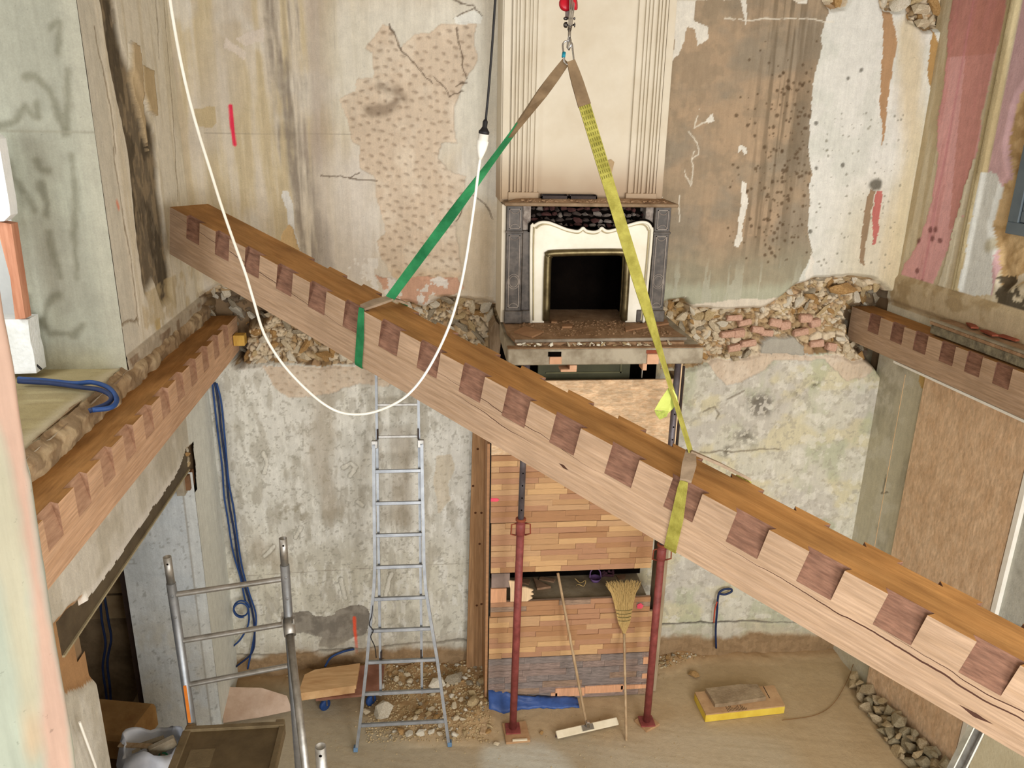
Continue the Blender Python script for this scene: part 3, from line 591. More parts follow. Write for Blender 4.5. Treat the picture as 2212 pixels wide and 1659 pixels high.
Lw.lay((V < 3.05), S(212, 208, 196)); Lw.lay((V < 3.05)*ss(.45, .65, fbm(U*5, V*3, 9)), S(188, 182, 166), .8)
Lw.lay((V < 3.1)*(U > -.62), S(222, 226, 220), .9)
m_ = Lw.mask([(215, 470), (256, 430), (262, 450), (250, 460)]); Lw.lay(ss(.03, .0, Lw.dist([(253, 438), (256, 448)], 0)), S(232, 130, 96), .8)
# lower doorway hole and ragged plaster over the steel lintel
door = inpoly(U, V, [(-2.53, -1), (-.62, -1), (-.62, 2.33), (-2.53, 2.34)])
lint = inpoly(Lw.wu, Lw.wv, [(-4.6, 2.2), (-2.5, 2.2), (-.80, 2.2), (-.62, 2.14), (-.55, 2.16), (-.52, 2.50), (-.70, 2.52), (-.86, 2.44), (-4.6, 2.455)])
Lw.keep &= ~(door | (lint & (U > -2.62)))
Lw.keep &= ~((U < -1.55) & (V > 3.39))
brk = inpoly(Lw.wu, Lw.wv, [(-2.50, 2.5), (-2.50, 1.98), (-2.62, 2.06), (-2.9, 2.2), (-3.2, 2.6)]); Lw.lay(brk, S(170, 132, 92)); Lw.h -= .03*blur(brk, 2)
eg = ss(.05, .0, np.abs(V-2.46)+.03*(md-.5))*(U < -.6)*(U > -2.6); Lw.lay(eg, S(226, 222, 214), .8)
Lo = Lw.build('wall_left', PLASTER); tag(Lo, kind='structure', label='flaking cream left wall with a blackened mouldy strip')
core = MB()
core.bb((-2.26, -1.55, 3.40), (XL-.045, .35, 6.1)).bb((-2.26, -4.6, 2.46), (XL-.045, .35, 3.395)).bb((-2.35, -.62, -.1), (XL-.045, .35, 2.46)).bb((-2.26, -4.6, -.1), (XL-.045, -2.53, 2.46))
o = core.build('wall_left_core', CORE); tag(o, kind='structure')
# far reveal of the upper opening (grey-green render) and of the lower doorway (white render)
def reveal(name, y, x0, x1, z0, z1, fn_col, step=.012, label=None):
    R = Relief((0, y, 0), (1, 0, 0), (0, 0, 1), (0, -1, 0), x0, x1, z0, z1, step); fn_col(R); o = R.build(name, PLASTER); tag(o, kind='structure', label=label); return o
def col_up(R):
    U, V = R.U, R.V; b = fbm(U*2, V*1.5, 7, 5); R.lay(U > -99, S(150, 150, 136)); R.lay(ss(.42, .62, b), S(166, 168, 153), .8); R.lay(ss(.2, .0, V-3.40)*1.0, S(158, 150, 118), .6)
    R.lay(ss(-1.9, -1.77, U+.05*b)*.6, S(178, 176, 160))
    for c_ in ([(0, 268), (30, 262), (55, 228), (70, 250), (85, 250), (80, 225)], [(50, 165), (75, 165), (105, 195), (125, 235), (140, 285)], [(145, 150), (150, 230), (148, 285)], [(155, 335), (160, 400), (165, 480), (160, 540), (168, 600)], [(15, 350), (30, 390), (60, 420), (70, 455)], [(90, 400), (100, 440), (98, 460)], [(112, 60), (130, 50), (128, 90), (125, 110)], [(105, 500), (118, 560), (130, 600)], [(90, 690), (110, 720), (160, 722), (175, 700)], [(95, 690), (110, 650), (130, 640)], [(60, 640), (75, 690), (95, 705)], [(80, 345), (88, 365), (105, 370)]):
        R.lay(ss(.036, .0, R.dist(c_)+.03*(fbm(U*12, V*12, 55)-.5)), S(104, 102, 84), .62)
    R.h += .003*(b-.5); R.lay(ss(.006, .002, R.dist([(0, 283), (210, 286)], 0)), S(140, 138, 122), .7)
reveal('wall_opening_reveal', -1.552, -2.262, XL+.002, 3.38, 5.75, col_up, label='grey-green rendered side of the upper opening')
def col_lo(R):
    U, V = R.U, R.V; b = fbm(U*4, V*3, 7, 5); R.lay(U > -99, S(206, 212, 214)); R.lay(ss(.45, .65, b), S(192, 200, 204), .7); R.lay(ss(1.35, .9, V)*.5*ss(.4, .6, b), S(204, 198, 180))
    R.lay(ss(-1.86, -1.84, U)*.5, S(222, 226, 222)); R.lay(ss(.006, .002, np.abs(U+1.85)), S(160, 156, 146), .8); R.lay((fbm(U*30, V*30, 5) > .72), S(150, 152, 150), .6)
reveal('wall_doorway_reveal', -.622, -2.352, XL+.002, -.1, 2.31, col_lo, label='bluish white rendered side of the lower doorway')
def col_j(R):
    U, V = R.U, R.V; R.lay(U > -99, S(216, 220, 222))
# ---------------- right wall
Rw = Relief(RP, RD, (0, 0, 1), RN, -.06, 3.0, -.1, 5.75, .012)
U, V = Rw.U, Rw.V
st = fbm(U*18, V*1.2, 5, 5); bl = fbm(U*2, V*2, 45, 5); md = fbm(U*7, V*7, 85, 5); fn = fn_ = fbm(U*24, V*24, 65, 4)
Rw.lay(U > -99, S(206, 200, 178)); Rw.h += .003*(bl-.5)
Rw.lay(V > 3.5, S(206, 194, 166)); Rw.lay((V > 3.5)*ss(.48, .65, st), S(176, 156, 118), .6)
pinkp = [(2062, -10), (2178, -10), (2165, 60), (2150, 130), (2138, 185), (2125, 240), (2112, 320), (2095, 400), (2080, 470), (2060, 510), (2040, 560), (2022, 600), (2008, 642), (1990, 632), (1940, 615), (1955, 570), (1985, 520), (2015, 430), (2028, 330), (2025, 270), (2038, 180), (2050, 60)]
m_ = Rw.mask(pinkp, .5); Rw.lay(m_, S(222, 170, 168)); Rw.h += .004*m_
m2 = Rw.mask([(2100, 0), (2175, 0), (2135, 180), (2110, 310), (2080, 470), (2050, 500), (2068, 300), (2085, 140)], 0)*m_; Rw.lay(m2, S(202, 144, 134), .85)
Rw.lay(m_*(V > 5.3), S(194, 134, 120), .7); Rw.lay(m_*ss(.55, .66, st), S(200, 138, 134), .5); Rw.lay(m_*ss(.02, .0, np.abs(U-.30)), S(206, 140, 146), .7)
spots(Rw, [(Rw.uv(*q)[0], Rw.uv(*q)[1], .03) for q in ((2010, 497), (2022, 495), (1985, 520), (2015, 515), (1978, 607), (1992, 608), (2003, 630), (1983, 585), (2032, 520))], S(120, 74, 70), .8)
# raised cream moulding beside the wallpaper
mo = inpoly(U, V, [(.62, 3.66), (.74, 3.66), (.74, 6), (.62, 6)])
Rw.lay(mo, S(214, 200, 160)); prof = np.clip(1-np.abs(U-.68)/.06, 0, 1); Rw.h += mo*.03*np.clip(prof*1.5, 0, 1)*(.8+.3*np.cos(U*220)); Rw.lay(mo*ss(.5, .62, st), S(176, 156, 116), .6)
m_ = inpoly(Rw.wu, V, [(.48, 3.66), (.56, 3.66), (.62, 4.6), (.60, 4.6)]); Rw.lay(m_, S(216, 208, 184)); Rw.h += .012*m_
pp = inpoly(U, V, [(.75, 3.70), (1.02, 3.70), (1.02, 6), (.75, 6)]); Rw.lay(pp, S(206, 170, 172)); Rw.lay(pp*ss(4.2, 5.4, V)*.6, S(190, 160, 164))
m_ = Rw.mask([(2124, 372), (2150, 375), (2165, 400), (2160, 450), (2150, 520), (2140, 640), (2070, 640), (2095, 530), (2110, 430)], .3); Rw.lay(m_, S(214, 216, 210))
Rw.lay(ss(.07, .02, Rw.dist([(2138, 530), (2146, 524)])), S(168, 158, 124), .7)
rub = Rw.mask([(2165, 395), (2182, 385), (2175, 300), (2200, 200), (2230, 150), (2300, 600), (2160, 620), (2150, 540), (2140, 480)]); rb = blur(rub, 2)
Rw.lay(rub, S(206, 178, 134)); Rw.h = Rw.h-rb*(.02+.05*fbm(U*9, V*9, 3)); Rw.lay(rub*ss(.5, .6, md), S(170, 140, 96), .8)
bk2 = Rw.mask([(2150, 600), (2230, 590), (2260, 700), (2140, 695)]); Rw.lay(bk2*ss(.47, .52, fbm(U*12, V*9, 71)), S(60, 52, 40), .9); Rw.lay(bk2*ss(.47, .40, fbm(U*12, V*9, 71)), S(212, 204, 184), .9)
sk = (V > 3.40)*(V < 3.66); Rw.lay(sk*(U > -.02), S(190, 172, 140)); Rw.lay(sk*ss(.45, .6, md), S(160, 138, 100), .7); Rw.h += ss(3.66, 3.62, V)*ss(3.42, 3.46, V)*.02
low = V < 3.2; Rw.lay(low, S(196, 190, 166)); Rw.lay(low*ss(.42, .6, fbm(U*4, V*1.5, 81)), S(166, 160, 140), .8); Rw.lay(low*ss(.5, .66, md), S(208, 204, 186), .6)
Rw.lay(low*(U > 1.62), S(186, 186, 176)); Rw.lay(low*(U > 1.62)*ss(.45, .6, fbm(U*6, V*4, 83)), S(146, 144, 134), .8)
m_ = Rw.mask([(1985, 800), (2010, 815), (2005, 850), (1984, 830)]); Rw.lay(m_, S(196, 164, 104))
Rw.lay(ss(.012, .004, Rw.dist([(1915, 1030), (1908, 1060), (1905, 1065), (1918, 1063)])), S(110, 98, 76), .8)
Rw.keep &= ~inpoly(U, V, [(1.03, 4.16), (2.2, 4.16), (2.2, 6), (1.03, 6)])
Ro = Rw.build('wall_right', PLASTER); tag(Ro, kind='structure', label='right wall with torn pink wallpaper and chipboard below')
def rp(u, z, off=0): return RP+RD*u+RN*off+np.array([0, 0, z])
def rbox(mb, u0, u1, z0, z1, o0, o1, mi=0, bev=0):
    R = np.array([RD, RN, [0, 0, 1]]).T
    return mb.box(rp((u0+u1)/2, (z0+z1)/2, (o0+o1)/2), (u1-u0, o1-o0, z1-z0), R, mi, bev)
c = MB(); rbox(c, -.5, 1.03, -.2, 6.1, -.45, -.06); rbox(c, 1.03, 2.2, -.2, 4.16, -.45, -.09); rbox(c, 2.2, 10.4, -.2, 6.1, -.45, -.09)
tag(c.build('wall_right_core', CORE), kind='structure')
c = MB(); rbox(c, 3.0, 10.4, -.2, 6.1, -.09, 0); tag(c.build('wall_right_near', mat('plain_plaster', (196, 184, 160), (180, 166, 140))), kind='structure')
# ---------------- rest of the shell, out of view
PL = mat('plain_plaster', (196, 184, 160), (180, 166, 140))
c = MB(); c.bb((-5.2, -9.95, 6.05), (5.4, .4, 6.2)); tag(c.build('ceiling', mat('ceiling_boards', (206, 196, 180), (190, 180, 162))), kind='structure')
c = MB(); c.bb((-5.2, -9.95, -.2), (-1.8, -9.75, 6.1)).bb((.6, -9.95, -.2), (1.7, -9.75, 6.1)).bb((4.3, -9.95, -.2), (5.4, -9.75, 6.1)).bb((-1.8, -9.95, -.2), (.6, -9.75, 1.6)).bb((-1.8, -9.95, 5.2), (.6, -9.75, 6.1)).bb((1.7, -9.95, -.2), (4.3, -9.75, 2.0)).bb((1.7, -9.95, 5.8), (4.3, -9.75, 6.1))
tag(c.build('wall_near', PL), kind='structure')
c = MB(); c.bb((-5.2, -9.75, -.2), (-5.0, .4, 6.1)); tag(c.build('wall_side_room', mat('white_room', (232, 236, 236), (220, 224, 224))), kind='structure')
c = MB(); c.bb((-5.2, -.9, 3.4), (-2.263, -.7, 6.1)); tag(c.build('wall_side_room_end', mat('white_room', (232, 236, 236))), kind='structure')

# ---------------- upper slab at the left opening
Sl = Relief((0, 0, 3.40), (1, 0, 0), (0, 1, 0), (0, 0, 1), -3.6, XL+.02, -4.6, -1.5, .015)
U, V = Sl.U, Sl.V; b = fbm(U*3, V*3, 9, 5); w = fbm(U*2, V*22, 19, 4)
Sl.lay(U > -99, S(166, 152, 112)); Sl.lay(ss(.4, .6, b), S(186, 174, 136), .7); Sl.lay(ss(.52, .6, w), S(150, 136, 100), .5); Sl.h += .006*(w-.5)+.01*(b-.5)
ed = ss(-1.90, -1.80, U+.08*(fbm(U*6, V*6, 5)-.5)); Sl.lay(ed, S(196, 184, 158), .8); Sl.h += -.07*ss(-1.82, -1.76, U+.05*(fbm(U*6, V*6, 5)-.5))
o = Sl.build('floor_upper', EARTH); tag(o, kind='structure', label='rough concrete edge of the upper floor')
c = MB(); c.bb((-3.6, -4.6, 3.2), (XL-.05, -1.5, 3.385)); tag(c.build('floor_upper_core', CORE), kind='structure')
E2 = Relief((XL, 0, 0), (0, 1, 0), (0, 0, 1), (1, 0, 0), -4.6, .15, 3.20, 3.41, .012)
U, V = E2.U, E2.V; b = fbm(U*7, V*9, 9, 5); E2.h += .03+.07*(b-.45)-.05*ss(3.36, 3.41, V); E2.h *= ss(-.1, .0, .16-U)
E2.lay(U > -99, S(168, 144, 112)); E2.lay(ss(.45, .6, b), S(190, 170, 138), .8); E2.lay(ss(.55, .48, fbm(U*14, V*14, 3)), S(110, 86, 62), .6)
o = E2.build('trim_1', PLASTER); tag(o, kind='structure', label='broken masonry edge above the left beam')

# ---------------- ground floor
Fl = Relief((0, 0, 0), (1, 0, 0), (0, 1, 0), (0, 0, 1), -2.6, 4.5, -4.0, .06, .012)
U, V = Fl.U, Fl.V; b = fbm(U*1.4, V*1.4, 9, 5); md = fbm(U*6, V*6, 29, 5); w = fbm(U*3+V, V*26+U*6, 19, 4); w2 = fbm(U*28, V*3, 39, 4); fn_ = fbm(U*24, V*24, 65, 4)
Fl.lay(U > -99, S(188, 166, 132)); Fl.lay(ss(.42, .62, b), S(178, 154, 118), .7)
m_ = blur(Fl.mask([(640, 1480), (900, 1600), (1060, 1620), (1240, 1580), (1500, 1659), (1400, 1800), (400, 1900), (500, 1500)])*1.0, 8); Fl.lay(m_, S(178, 168, 146), .8)
m_ = blur(Fl.mask([(1040, 1610), (1160, 1600), (1230, 1640), (1260, 1700), (1040, 1700)])*1.0, 4); Fl.lay(m_, S(204, 204, 192), .8)
m_ = blur(Fl.mask([(1300, 1600), (1500, 1560), (1700, 1600), (1750, 1700), (1300, 1700)])*1.0, 10); Fl.lay(m_, S(196, 184, 160), .6)
Fl.lay(ss(.52, .68, w)*.22, S(166, 146, 114)); Fl.h += .004*(w-.5)*ss(-.6, -1.0, V)+.004*(w2-.5)*(U < .6)
mound = blur(Fl.mask([(600, 1410), (1060, 1400), (1060, 1560), (1010, 1590), (870, 1590), (830, 1550), (820, 1480), (640, 1470)])*1.0, 10)
Fl.h += mound*(.05+.07*(md-.3)); Fl.lay(mound, S(160, 128, 88), .8); Fl.lay(mound*(fn_ > .52), S(186, 158, 116), .6)
m2 = blur(Fl.mask([(1425, 1370), (1560, 1365), (1640, 1375), (1560, 1410), (1420, 1455)])*1.0, 6); Fl.h += m2*.05*(.4+md); Fl.lay(m2, S(164, 128, 86), .8)
wallz = ss(-.16, .02, V+.1*(md-.5)); Fl.h += wallz*.05*md; Fl.lay(wallz, S(156, 124, 86), .8)
m3 = blur(Fl.mask([(1870, 1450), (2120, 1500), (2200, 1700), (2060, 1680), (1960, 1560)])*1.0, 3); Fl.lay(m3, S(96, 76, 50), .9); Fl.h -= .03*m3
Fo = Fl.build('floor', EARTH); tag(Fo, kind='structure', label='dusty tan screed floor with trowel marks')
c = MB(); c.bb((-5, -9.95, -.4), (5.4, .4, -.11)); tag(c.build('floor_core', CORE), kind='structure')
c = MB(); c.bb((-5, -9.95, -.11), (5.4, -4.0, 0)); tag(c.build('floor_near', mat('floor_plain', (190, 164, 126))), kind='structure')

# dark store room behind the lower doorway
c = MB(); c.bb((-4.0, -.12, -.1), (-2.35, -.02, 2.46)).bb((-4.1, -2.7, -.1), (-4.0, 0, 2.46)).bb((-4.0, -2.75, -.1), (-2.26, -2.65, 2.46)).bb((-4.0, -2.7, 2.46), (-2.26, 0, 2.56)); 
tag(c.build('wall_store_room', mat('store_room', (150, 128, 98), (110, 92, 68))), kind='structure')
# near wall the photographer leans past (left edge of the frame)
edge = [(-260, 240), (0, 262), (0, 480), (22, 591), (36, 688), (58, 808), (70, 911), (84, 1000), (92, 1028), (108, 1150), (123, 1248), (150, 1420), (174, 1563), (184, 1659), (200, 1760), (-500, 1800), (-500, 240)]
NP = np.array([-.62, -4.9, 0]); NU = nrm([.5, .87, 0]); NN = nrm([.87, -.5, 0])       # splayed reveal of the opening the camera looks through
Nw = Relief(NP, NU, (0, 0, 1), NN, -1.0, .1, 2.3, 4.98, .007)
_e = [Nw.uv(x, y) for x, y in edge[1:-2]]
_xe = np.interp(Nw.V, [q[1] for q in _e][::-1], [q[0] for q in _e][::-1]); _t = (Nw.U+1.0)/1.1; _t = 1-(1-_t)**1.3; Nw.U = -1.0+(_xe+1.0+.005*(fbm(Nw.V*7, Nw.V*0, 3)-.5))*_t
U, V = Nw.U, Nw.V; b = fbm(U*5, V*4, 9, 5)
Nw.wu = Nw.U+.012*(fbm(U*14, V*14, 3)-.5); Nw.wv = Nw.V+.02*(fbm(U*14, V*14, 9)-.5)
Nw.lay(U > -99, S(146, 152, 142)); Nw.lay(ss(.45, .62, b), S(148, 156, 142), .8)
Nw.lay(blur(Nw.mask([(-20, 560), (10, 600), (40, 800), (75, 1150), (120, 1420), (148, 1560), (165, 1700), (100, 1700), (70, 1300), (20, 1000), (-20, 900)])*1.0, 2), S(170, 140, 124), .9)
Nw.lay(blur(Nw.mask([(-20, 900), (20, 1000), (45, 1120), (60, 1280), (85, 1500), (70, 1700), (30, 1400), (-20, 1200)])*1.0, 2), S(160, 154, 132), .75)
Nw.lay(blur(Nw.mask([(60, 1520), (85, 1560), (90, 1640), (60, 1640)])*1.0, 3), S(176, 144, 112), .7)
spots(Nw, [(Nw.uv(*q)[0], Nw.uv(*q)[1], .011) for q in ((48, 1406), (35, 1480), (10, 1385), (84, 1310))], S(70, 68, 66), .85)
Nw.h += .003*(b-.5)-.03*ss(.97, 1.0, _t)**2
o = Nw.build('wall_foreground', attr_mat('foreground_paint', grain=.03, gscale=30, bump=.05, bscale=20)); tag(o, kind='structure', label='blurred peach and pale green painted wall edge in the foreground')
_q = [Nw.uv(x-6, y) for x, y in edge[1:-2]]; pts = _q+[(-1.0, _q[-1][1]), (-1.0, _q[0][1])]; c = MB(); n_ = len(pts)
c.add([Nw.pt(u-.02, v, -.05) for u, v in pts]+[Nw.pt(u-.02, v, -.12) for u, v in pts], [tuple(range(n_)), tuple(range(2*n_-1, n_-1, -1))]+[(i, i+n_, (i+1) % n_+n_, (i+1) % n_) for i in range(n_)]); tag(c.build('wall_foreground_core', mat('pale_render', (206, 206, 186), (192, 196, 178))), kind='structure')
# ================================================================== BEAMS
def beam(label, origin, ax, up, L, H, Wd, front, back, mats, nh=.145, nw=.14, nd=.034, group=None, v0=0):
    x = nrm(ax); z = nrm(np.array(up)-x*np.dot(up, x)); y = np.cross(z, x)
    M = Matrix.Identity(4)
    for i in range(3): M[i][0] = x[i]; M[i][1] = y[i]; M[i][2] = z[i]; M[i][3] = origin[i]
    t = thing('oak_beam', label, 'beam', M=M, group=group)
    mb = MB(); dv = .018
    def side(yf, sgn, ns):
        "one long face with dovetail housings cut from its top edge; sgn points into the timber"
        topline = []; cur = 0.0
        for u in ns:
            a, b = u, u+nw
            mb.add([(cur, yf, 0), (a, yf, 0), (a, yf, -nh), (cur, yf, -nh)], [(0, 1, 2, 3)])
            yi = yf+sgn*nd
            nm = MB(); e = sgn*.0008
            nm.add([(a-dv, yi-e, 0), (b+dv, yi-e, 0), (b, yf-e, -nh), (a, yf-e, -nh)], [(0, 1, 2, 3)])
            nm.add([(a, yf, 0), (a-dv, yi-e, 0), (a, yf-e, -nh)], [(0, 1, 2)]); nm.add([(b, yf, 0), (b+dv, yi-e, 0), (b, yf-e, -nh)], [(0, 1, 2)])
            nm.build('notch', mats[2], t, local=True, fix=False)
            topline += [(a, yf), (a-dv, yi), (b+dv, yi), (b, yf)]; cur = b
            mb.add([(a, yf, -nh), (b, yf, -nh), (b, yf, -nh-.002), (a, yf, -nh-.002)], [(0, 1, 2, 3)])
        mb.add([(cur, yf, 0), (L, yf, 0), (L, yf, -nh), (cur, yf, -nh)], [(0, 1, 2, 3)])
        mb.add([(0, yf, -nh), (L, yf, -nh), (L, yf, -H), (0, yf, -H)], [(0, 1, 2, 3)])
        return topline
    f = side(0, 1, front); b = side(Wd, -1, back)
    mb.add([(0, 0, -H), (L, 0, -H), (L, Wd, -H), (0, Wd, -H)], [(0, 1, 2, 3)])
    for xe in (0, L): mb.add([(xe, 0, 0), (xe, Wd, 0), (xe, Wd, -H), (xe, 0, -H)], [(0, 1, 2, 3)])
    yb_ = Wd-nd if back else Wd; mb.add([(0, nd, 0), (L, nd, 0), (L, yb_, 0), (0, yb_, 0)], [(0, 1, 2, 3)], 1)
    for line, yf, yi in ((f, 0, nd), (b, Wd, Wd-nd)) if back else ((f, 0, nd),):
        po, pi = 0, 0
        for k in range(0, len(line), 4):
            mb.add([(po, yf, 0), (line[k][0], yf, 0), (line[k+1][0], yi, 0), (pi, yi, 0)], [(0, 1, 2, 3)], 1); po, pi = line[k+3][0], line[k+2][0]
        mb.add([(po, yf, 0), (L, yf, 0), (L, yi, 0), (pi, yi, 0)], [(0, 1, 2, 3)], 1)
    mb.build('timber', [mats[0], mats[1]], t, local=True, fix=False)
    return t, (x, y, z)
def crack_mat(base, name, cracks):
    "copy of a wood material with drying cracks along the grain (object x), z = depth below the top"
    m = base.copy(); m.name = name; nt = m.node_tree; N = nt.nodes; L = nt.links; b = N['Principled BSDF']
    tc = N.new('ShaderNodeTexCoord'); sx = N.new('ShaderNodeSeparateXYZ'); L.new(tc.outputs['Object'], sx.inputs[0])
    nz = N.new('ShaderNodeTexNoise'); nz.noise_dimensions = '1D'; nz.inputs['Scale'].default_value = 2.5; nz.inputs['Detail'].default_value = 5; L.new(sx.outputs[0], nz.inputs['W'])
    def M(op, a, c=None):
        n = N.new('ShaderNodeMath'); n.operation = op
        for i, q in enumerate((a, c)):
            if q is None: continue
            if isinstance(q, (int, float)): n.inputs[i].default_value = q
            else: L.new(q, n.inputs[i])
        return n.outputs[0]
    tot = None
    for (x0, x1, z0, z1, w) in cracks:
        t = M('MULTIPLY', M('SUBTRACT', sx.outputs[0], x0), (z1-z0)/(x1-x0)); line = M('ADD', M('ADD', t, z0), M('MULTIPLY', M('SUBTRACT', nz.outputs[0], .5), .05))
        d = M('ABSOLUTE', M('SUBTRACT', sx.outputs[2], line)); inr = M('MULTIPLY', M('GREATER_THAN', sx.outputs[0], x0), M('LESS_THAN', sx.outputs[0], x1))
        mid = (x0+x1)/2; hw = (x1-x0)/2; tap = M('MULTIPLY', M('SUBTRACT', 1.0, M('DIVIDE', M('ABSOLUTE', M('SUBTRACT', sx.outputs[0], mid)), hw)), w*1.6)
        k = M('MULTIPLY', M('LESS_THAN', d, tap), inr); tot = k if tot is None else M('MAXIMUM', tot, k)
    old = b.inputs['Base Color'].links[0].from_socket; mx = N.new('ShaderNodeMix'); mx.data_type = 'RGBA'
    L.new(tot, mx.inputs[0]); L.new(old, mx.inputs[6]); mx.inputs[7].default_value = (*S(74, 46, 34), 1); L.new(mx.outputs[2], b.inputs['Base Color'])
    return m
bd = -RM @ nrm([-1650-CX, -640-CY, FPX]); bh = nrm([bd[0], bd[1], 0]); bn = np.array([bh[1], -bh[0], 0.])
if bn[1] > 0: bn = -bn
BP0 = CAM+(PX(367, 447, XL)-CAM)*.95; BUP = np.cross(bn, bd); BUP = BUP if BUP[2] > 0 else -BUP
OAKC = crack_mat(OAK, 'oak_sawn_cracked', [(-.3, 2.0, -.02, -.17, .0016), (2.2, 3.5, -.10, -.16, .0014), (3.9, 5.9, -.165, -.20, .0026), (4.6, 5.6, -.15, -.165, .0016), (5.0, 5.12, -.255, -.26, .006), (3.2, 3.26, -.22, -.225, .005), (2.5, 3.1, -.17, -.21, .0015)])
fr = [.19, .50, .80, 1.105, 1.395, 1.69, 1.975, 2.262, 2.556, 2.836, 3.125, 3.435, 3.74, 4.036, 4.342, 4.645, 4.952, 5.25]
bk_ = [1.10+.2945*i for i in range(15)]
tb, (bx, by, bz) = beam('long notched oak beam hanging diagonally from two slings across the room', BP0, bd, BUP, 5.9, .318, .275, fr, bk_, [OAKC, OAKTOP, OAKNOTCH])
def bpt(u, w, h): return BP0+bx*u+by*w+bz*h       # point on the hanging beam: along, across (away from camera), above the top
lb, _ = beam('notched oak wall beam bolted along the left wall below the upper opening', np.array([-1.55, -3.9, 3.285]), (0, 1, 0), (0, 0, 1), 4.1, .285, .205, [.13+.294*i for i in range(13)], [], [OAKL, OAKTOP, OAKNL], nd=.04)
def uR(px, py): p = onp(px, py, RP+RN*.22, RN)-RP; return float(p@RD)
notR = sorted(uR(px, 675+.365*(px-1870)) for px in (1880, 1929, 1979, 2036, 2092, 2154))
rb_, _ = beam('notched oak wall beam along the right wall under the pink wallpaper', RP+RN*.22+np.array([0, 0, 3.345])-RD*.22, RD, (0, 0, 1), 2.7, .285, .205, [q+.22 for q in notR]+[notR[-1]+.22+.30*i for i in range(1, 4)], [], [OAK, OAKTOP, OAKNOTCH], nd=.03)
c = MB(); rbox(c, .42, 2.2, 3.040, 3.057, .012, .225); tag(c.build('white_batten', WHITEP), 'thin white strip under the right wall beam above the chipboard sheet', 'strip')

# ================================================================== SLINGS AND HOIST
Pm = BP0+by*.1375; nv = np.array([bh[1], -bh[0], 0.])
apex = onp(1228, 132, Pm, nv)
depth = lambda p: (RM.T @ (p-CAM))[2]
fwd = RM[:, 2]; camr = RM[:, 0]
def hp(px, py, d=0): return onp(px, py, apex, fwd)+fwd*d     # points in a plane facing the camera through the hook
# green sling
t = thing('lifting_sling', 'green webbing sling choked round the left part of the hanging beam', 'sling', apex, group='lifting slings')
gA = apex+bh*(-.012); gB = bpt(1.85, .17, .05)
n = 20; P = [gA+(gB-gA)*i/(n-1)+np.array([0, 0, -.035*math.sin(math.pi*i/(n-1))*0]) for i in range(n)]
side = nrm(np.cross(gB-gA, fwd)); wd = []
for i in range(n):
    s_ = i/(n-1); a = math.radians(80-68*ss(.3, .8, s_)) ; wd.append(side*math.cos(a)+fwd*math.sin(a))
mb = MB().ribbon(P[4:], wd[4:], .050, .005); mb.build('strap', GREENW, t, smooth=False)
mb = MB().ribbon(P[:6], [side*math.cos(math.radians(a))+fwd*math.sin(math.radians(a)) for a in (5, 15, 40, 66, 76, 80)], [.034, .044, .046, .046, .044, .03], .010); o = mb.build('wear_sleeve', SLEEVE, t)
def hoop(u, c, tw, wdth, mtl, slv, cu, back=True, bo=.05):
    "basket of webbing round the beam section at u with its gathering point c=(u,w,h)"
    H = .318; Wd = .275; g = .006
    ring = [(cu[0], cu[1], cu[2]), (u-.01, -g*.5, .014), (u-.005, -g, -.02), (u+tw*.5, -g, -.16), (u+tw, -g, -H+.01), (u+tw, -g*.2, -H-g), (u+tw, Wd, -H-g), (u+tw, Wd+g, -H), (u+bo*.8, Wd+g, 0.0), (u+bo, Wd*.97, .012), (cu[0], cu[1], cu[2])]
    P = [bpt(*q) for q in ring]; wd = [bx]*len(P); ww = [.03, .034, .042, wdth, wdth, wdth, wdth, wdth, .05, .05, .03]
    MB().ribbon(P[1:-1], wd[1:-1], ww[1:-1], .005).build('basket_loop', mtl, t)
    MB().ribbon([bpt(*cu), bpt((cu[0]+u)/2, cu[1]*.5, (cu[2]+.016)/2+.006), bpt(u-.005, .0, .018)], [bx]*3, [.044, .060, .048], .014).build('wear_sleeve', slv, t)
    MB().ribbon([bpt(*cu), bpt((cu[0]+u+bo)/2, (cu[1]+Wd)/2, cu[2]*.6+.006), bpt(u+bo, Wd+.004, .012)], [bx]*3, [.044, .05, .052], .012).build('wear_sleeve', slv if not back else slv, t)
hoop(1.83, None, .02, .055, GREENW, GREYSLV, (1.85, .17, .05), bo=.04)
# yellow sling
t = thing('lifting_sling', 'yellow webbing sling round the right part of the hanging beam', 'sling', apex, group='lifting slings')
yA = apex+bh*.012; yB = bpt(3.72, .17, .06); side = nrm(np.cross(yB-yA, fwd))
def lp(s): return yA+(yB-yA)*s
L_ = np.linalg.norm(yB-yA)
seg = lambda a, b, k: [lp(a+(b-a)*i/(k-1)) for i in range(k)]
MB().ribbon(seg(0, .11, 5), [side]*5, [.034, .044, .050, .052, .054], .014).build('wear_sleeve', SLEEVE, t)
MB().ribbon(seg(.105, .30, 6), [side]*6, .050, .010).build('stitched_strap', YELW, t)
aa = [math.radians(60*ss(.5, .8, .3+.7*i/15)) for i in range(16)]
MB().ribbon(seg(.295, 1, 16), [side*math.cos(a)+fwd*math.sin(a) for a in aa], .050, .005).build('strap', YELW, t)
st_ = MB()
for k in (-.019, -.0095, 0, .0095, .019):
    for i in range(14):
        s0 = .11+i*.0134; st_.ribbon([lp(s0)+side*k-fwd*.0065, lp(s0+.008)+side*k-fwd*.0065], [side]*2, .0022, .001)
tag(st_.build('stitching', mat('dark_stitch', (110, 104, 40)), t), kind='stuff')
hoop(3.80, None, .03, .056, YELW, GREYSLV, (3.72, .17, .06), bo=.17)
q0 = onp(1451, 846, lp(.82), fwd); q1 = lambda px, py, d=0: onp(px, py, q0, fwd)+fwd*d
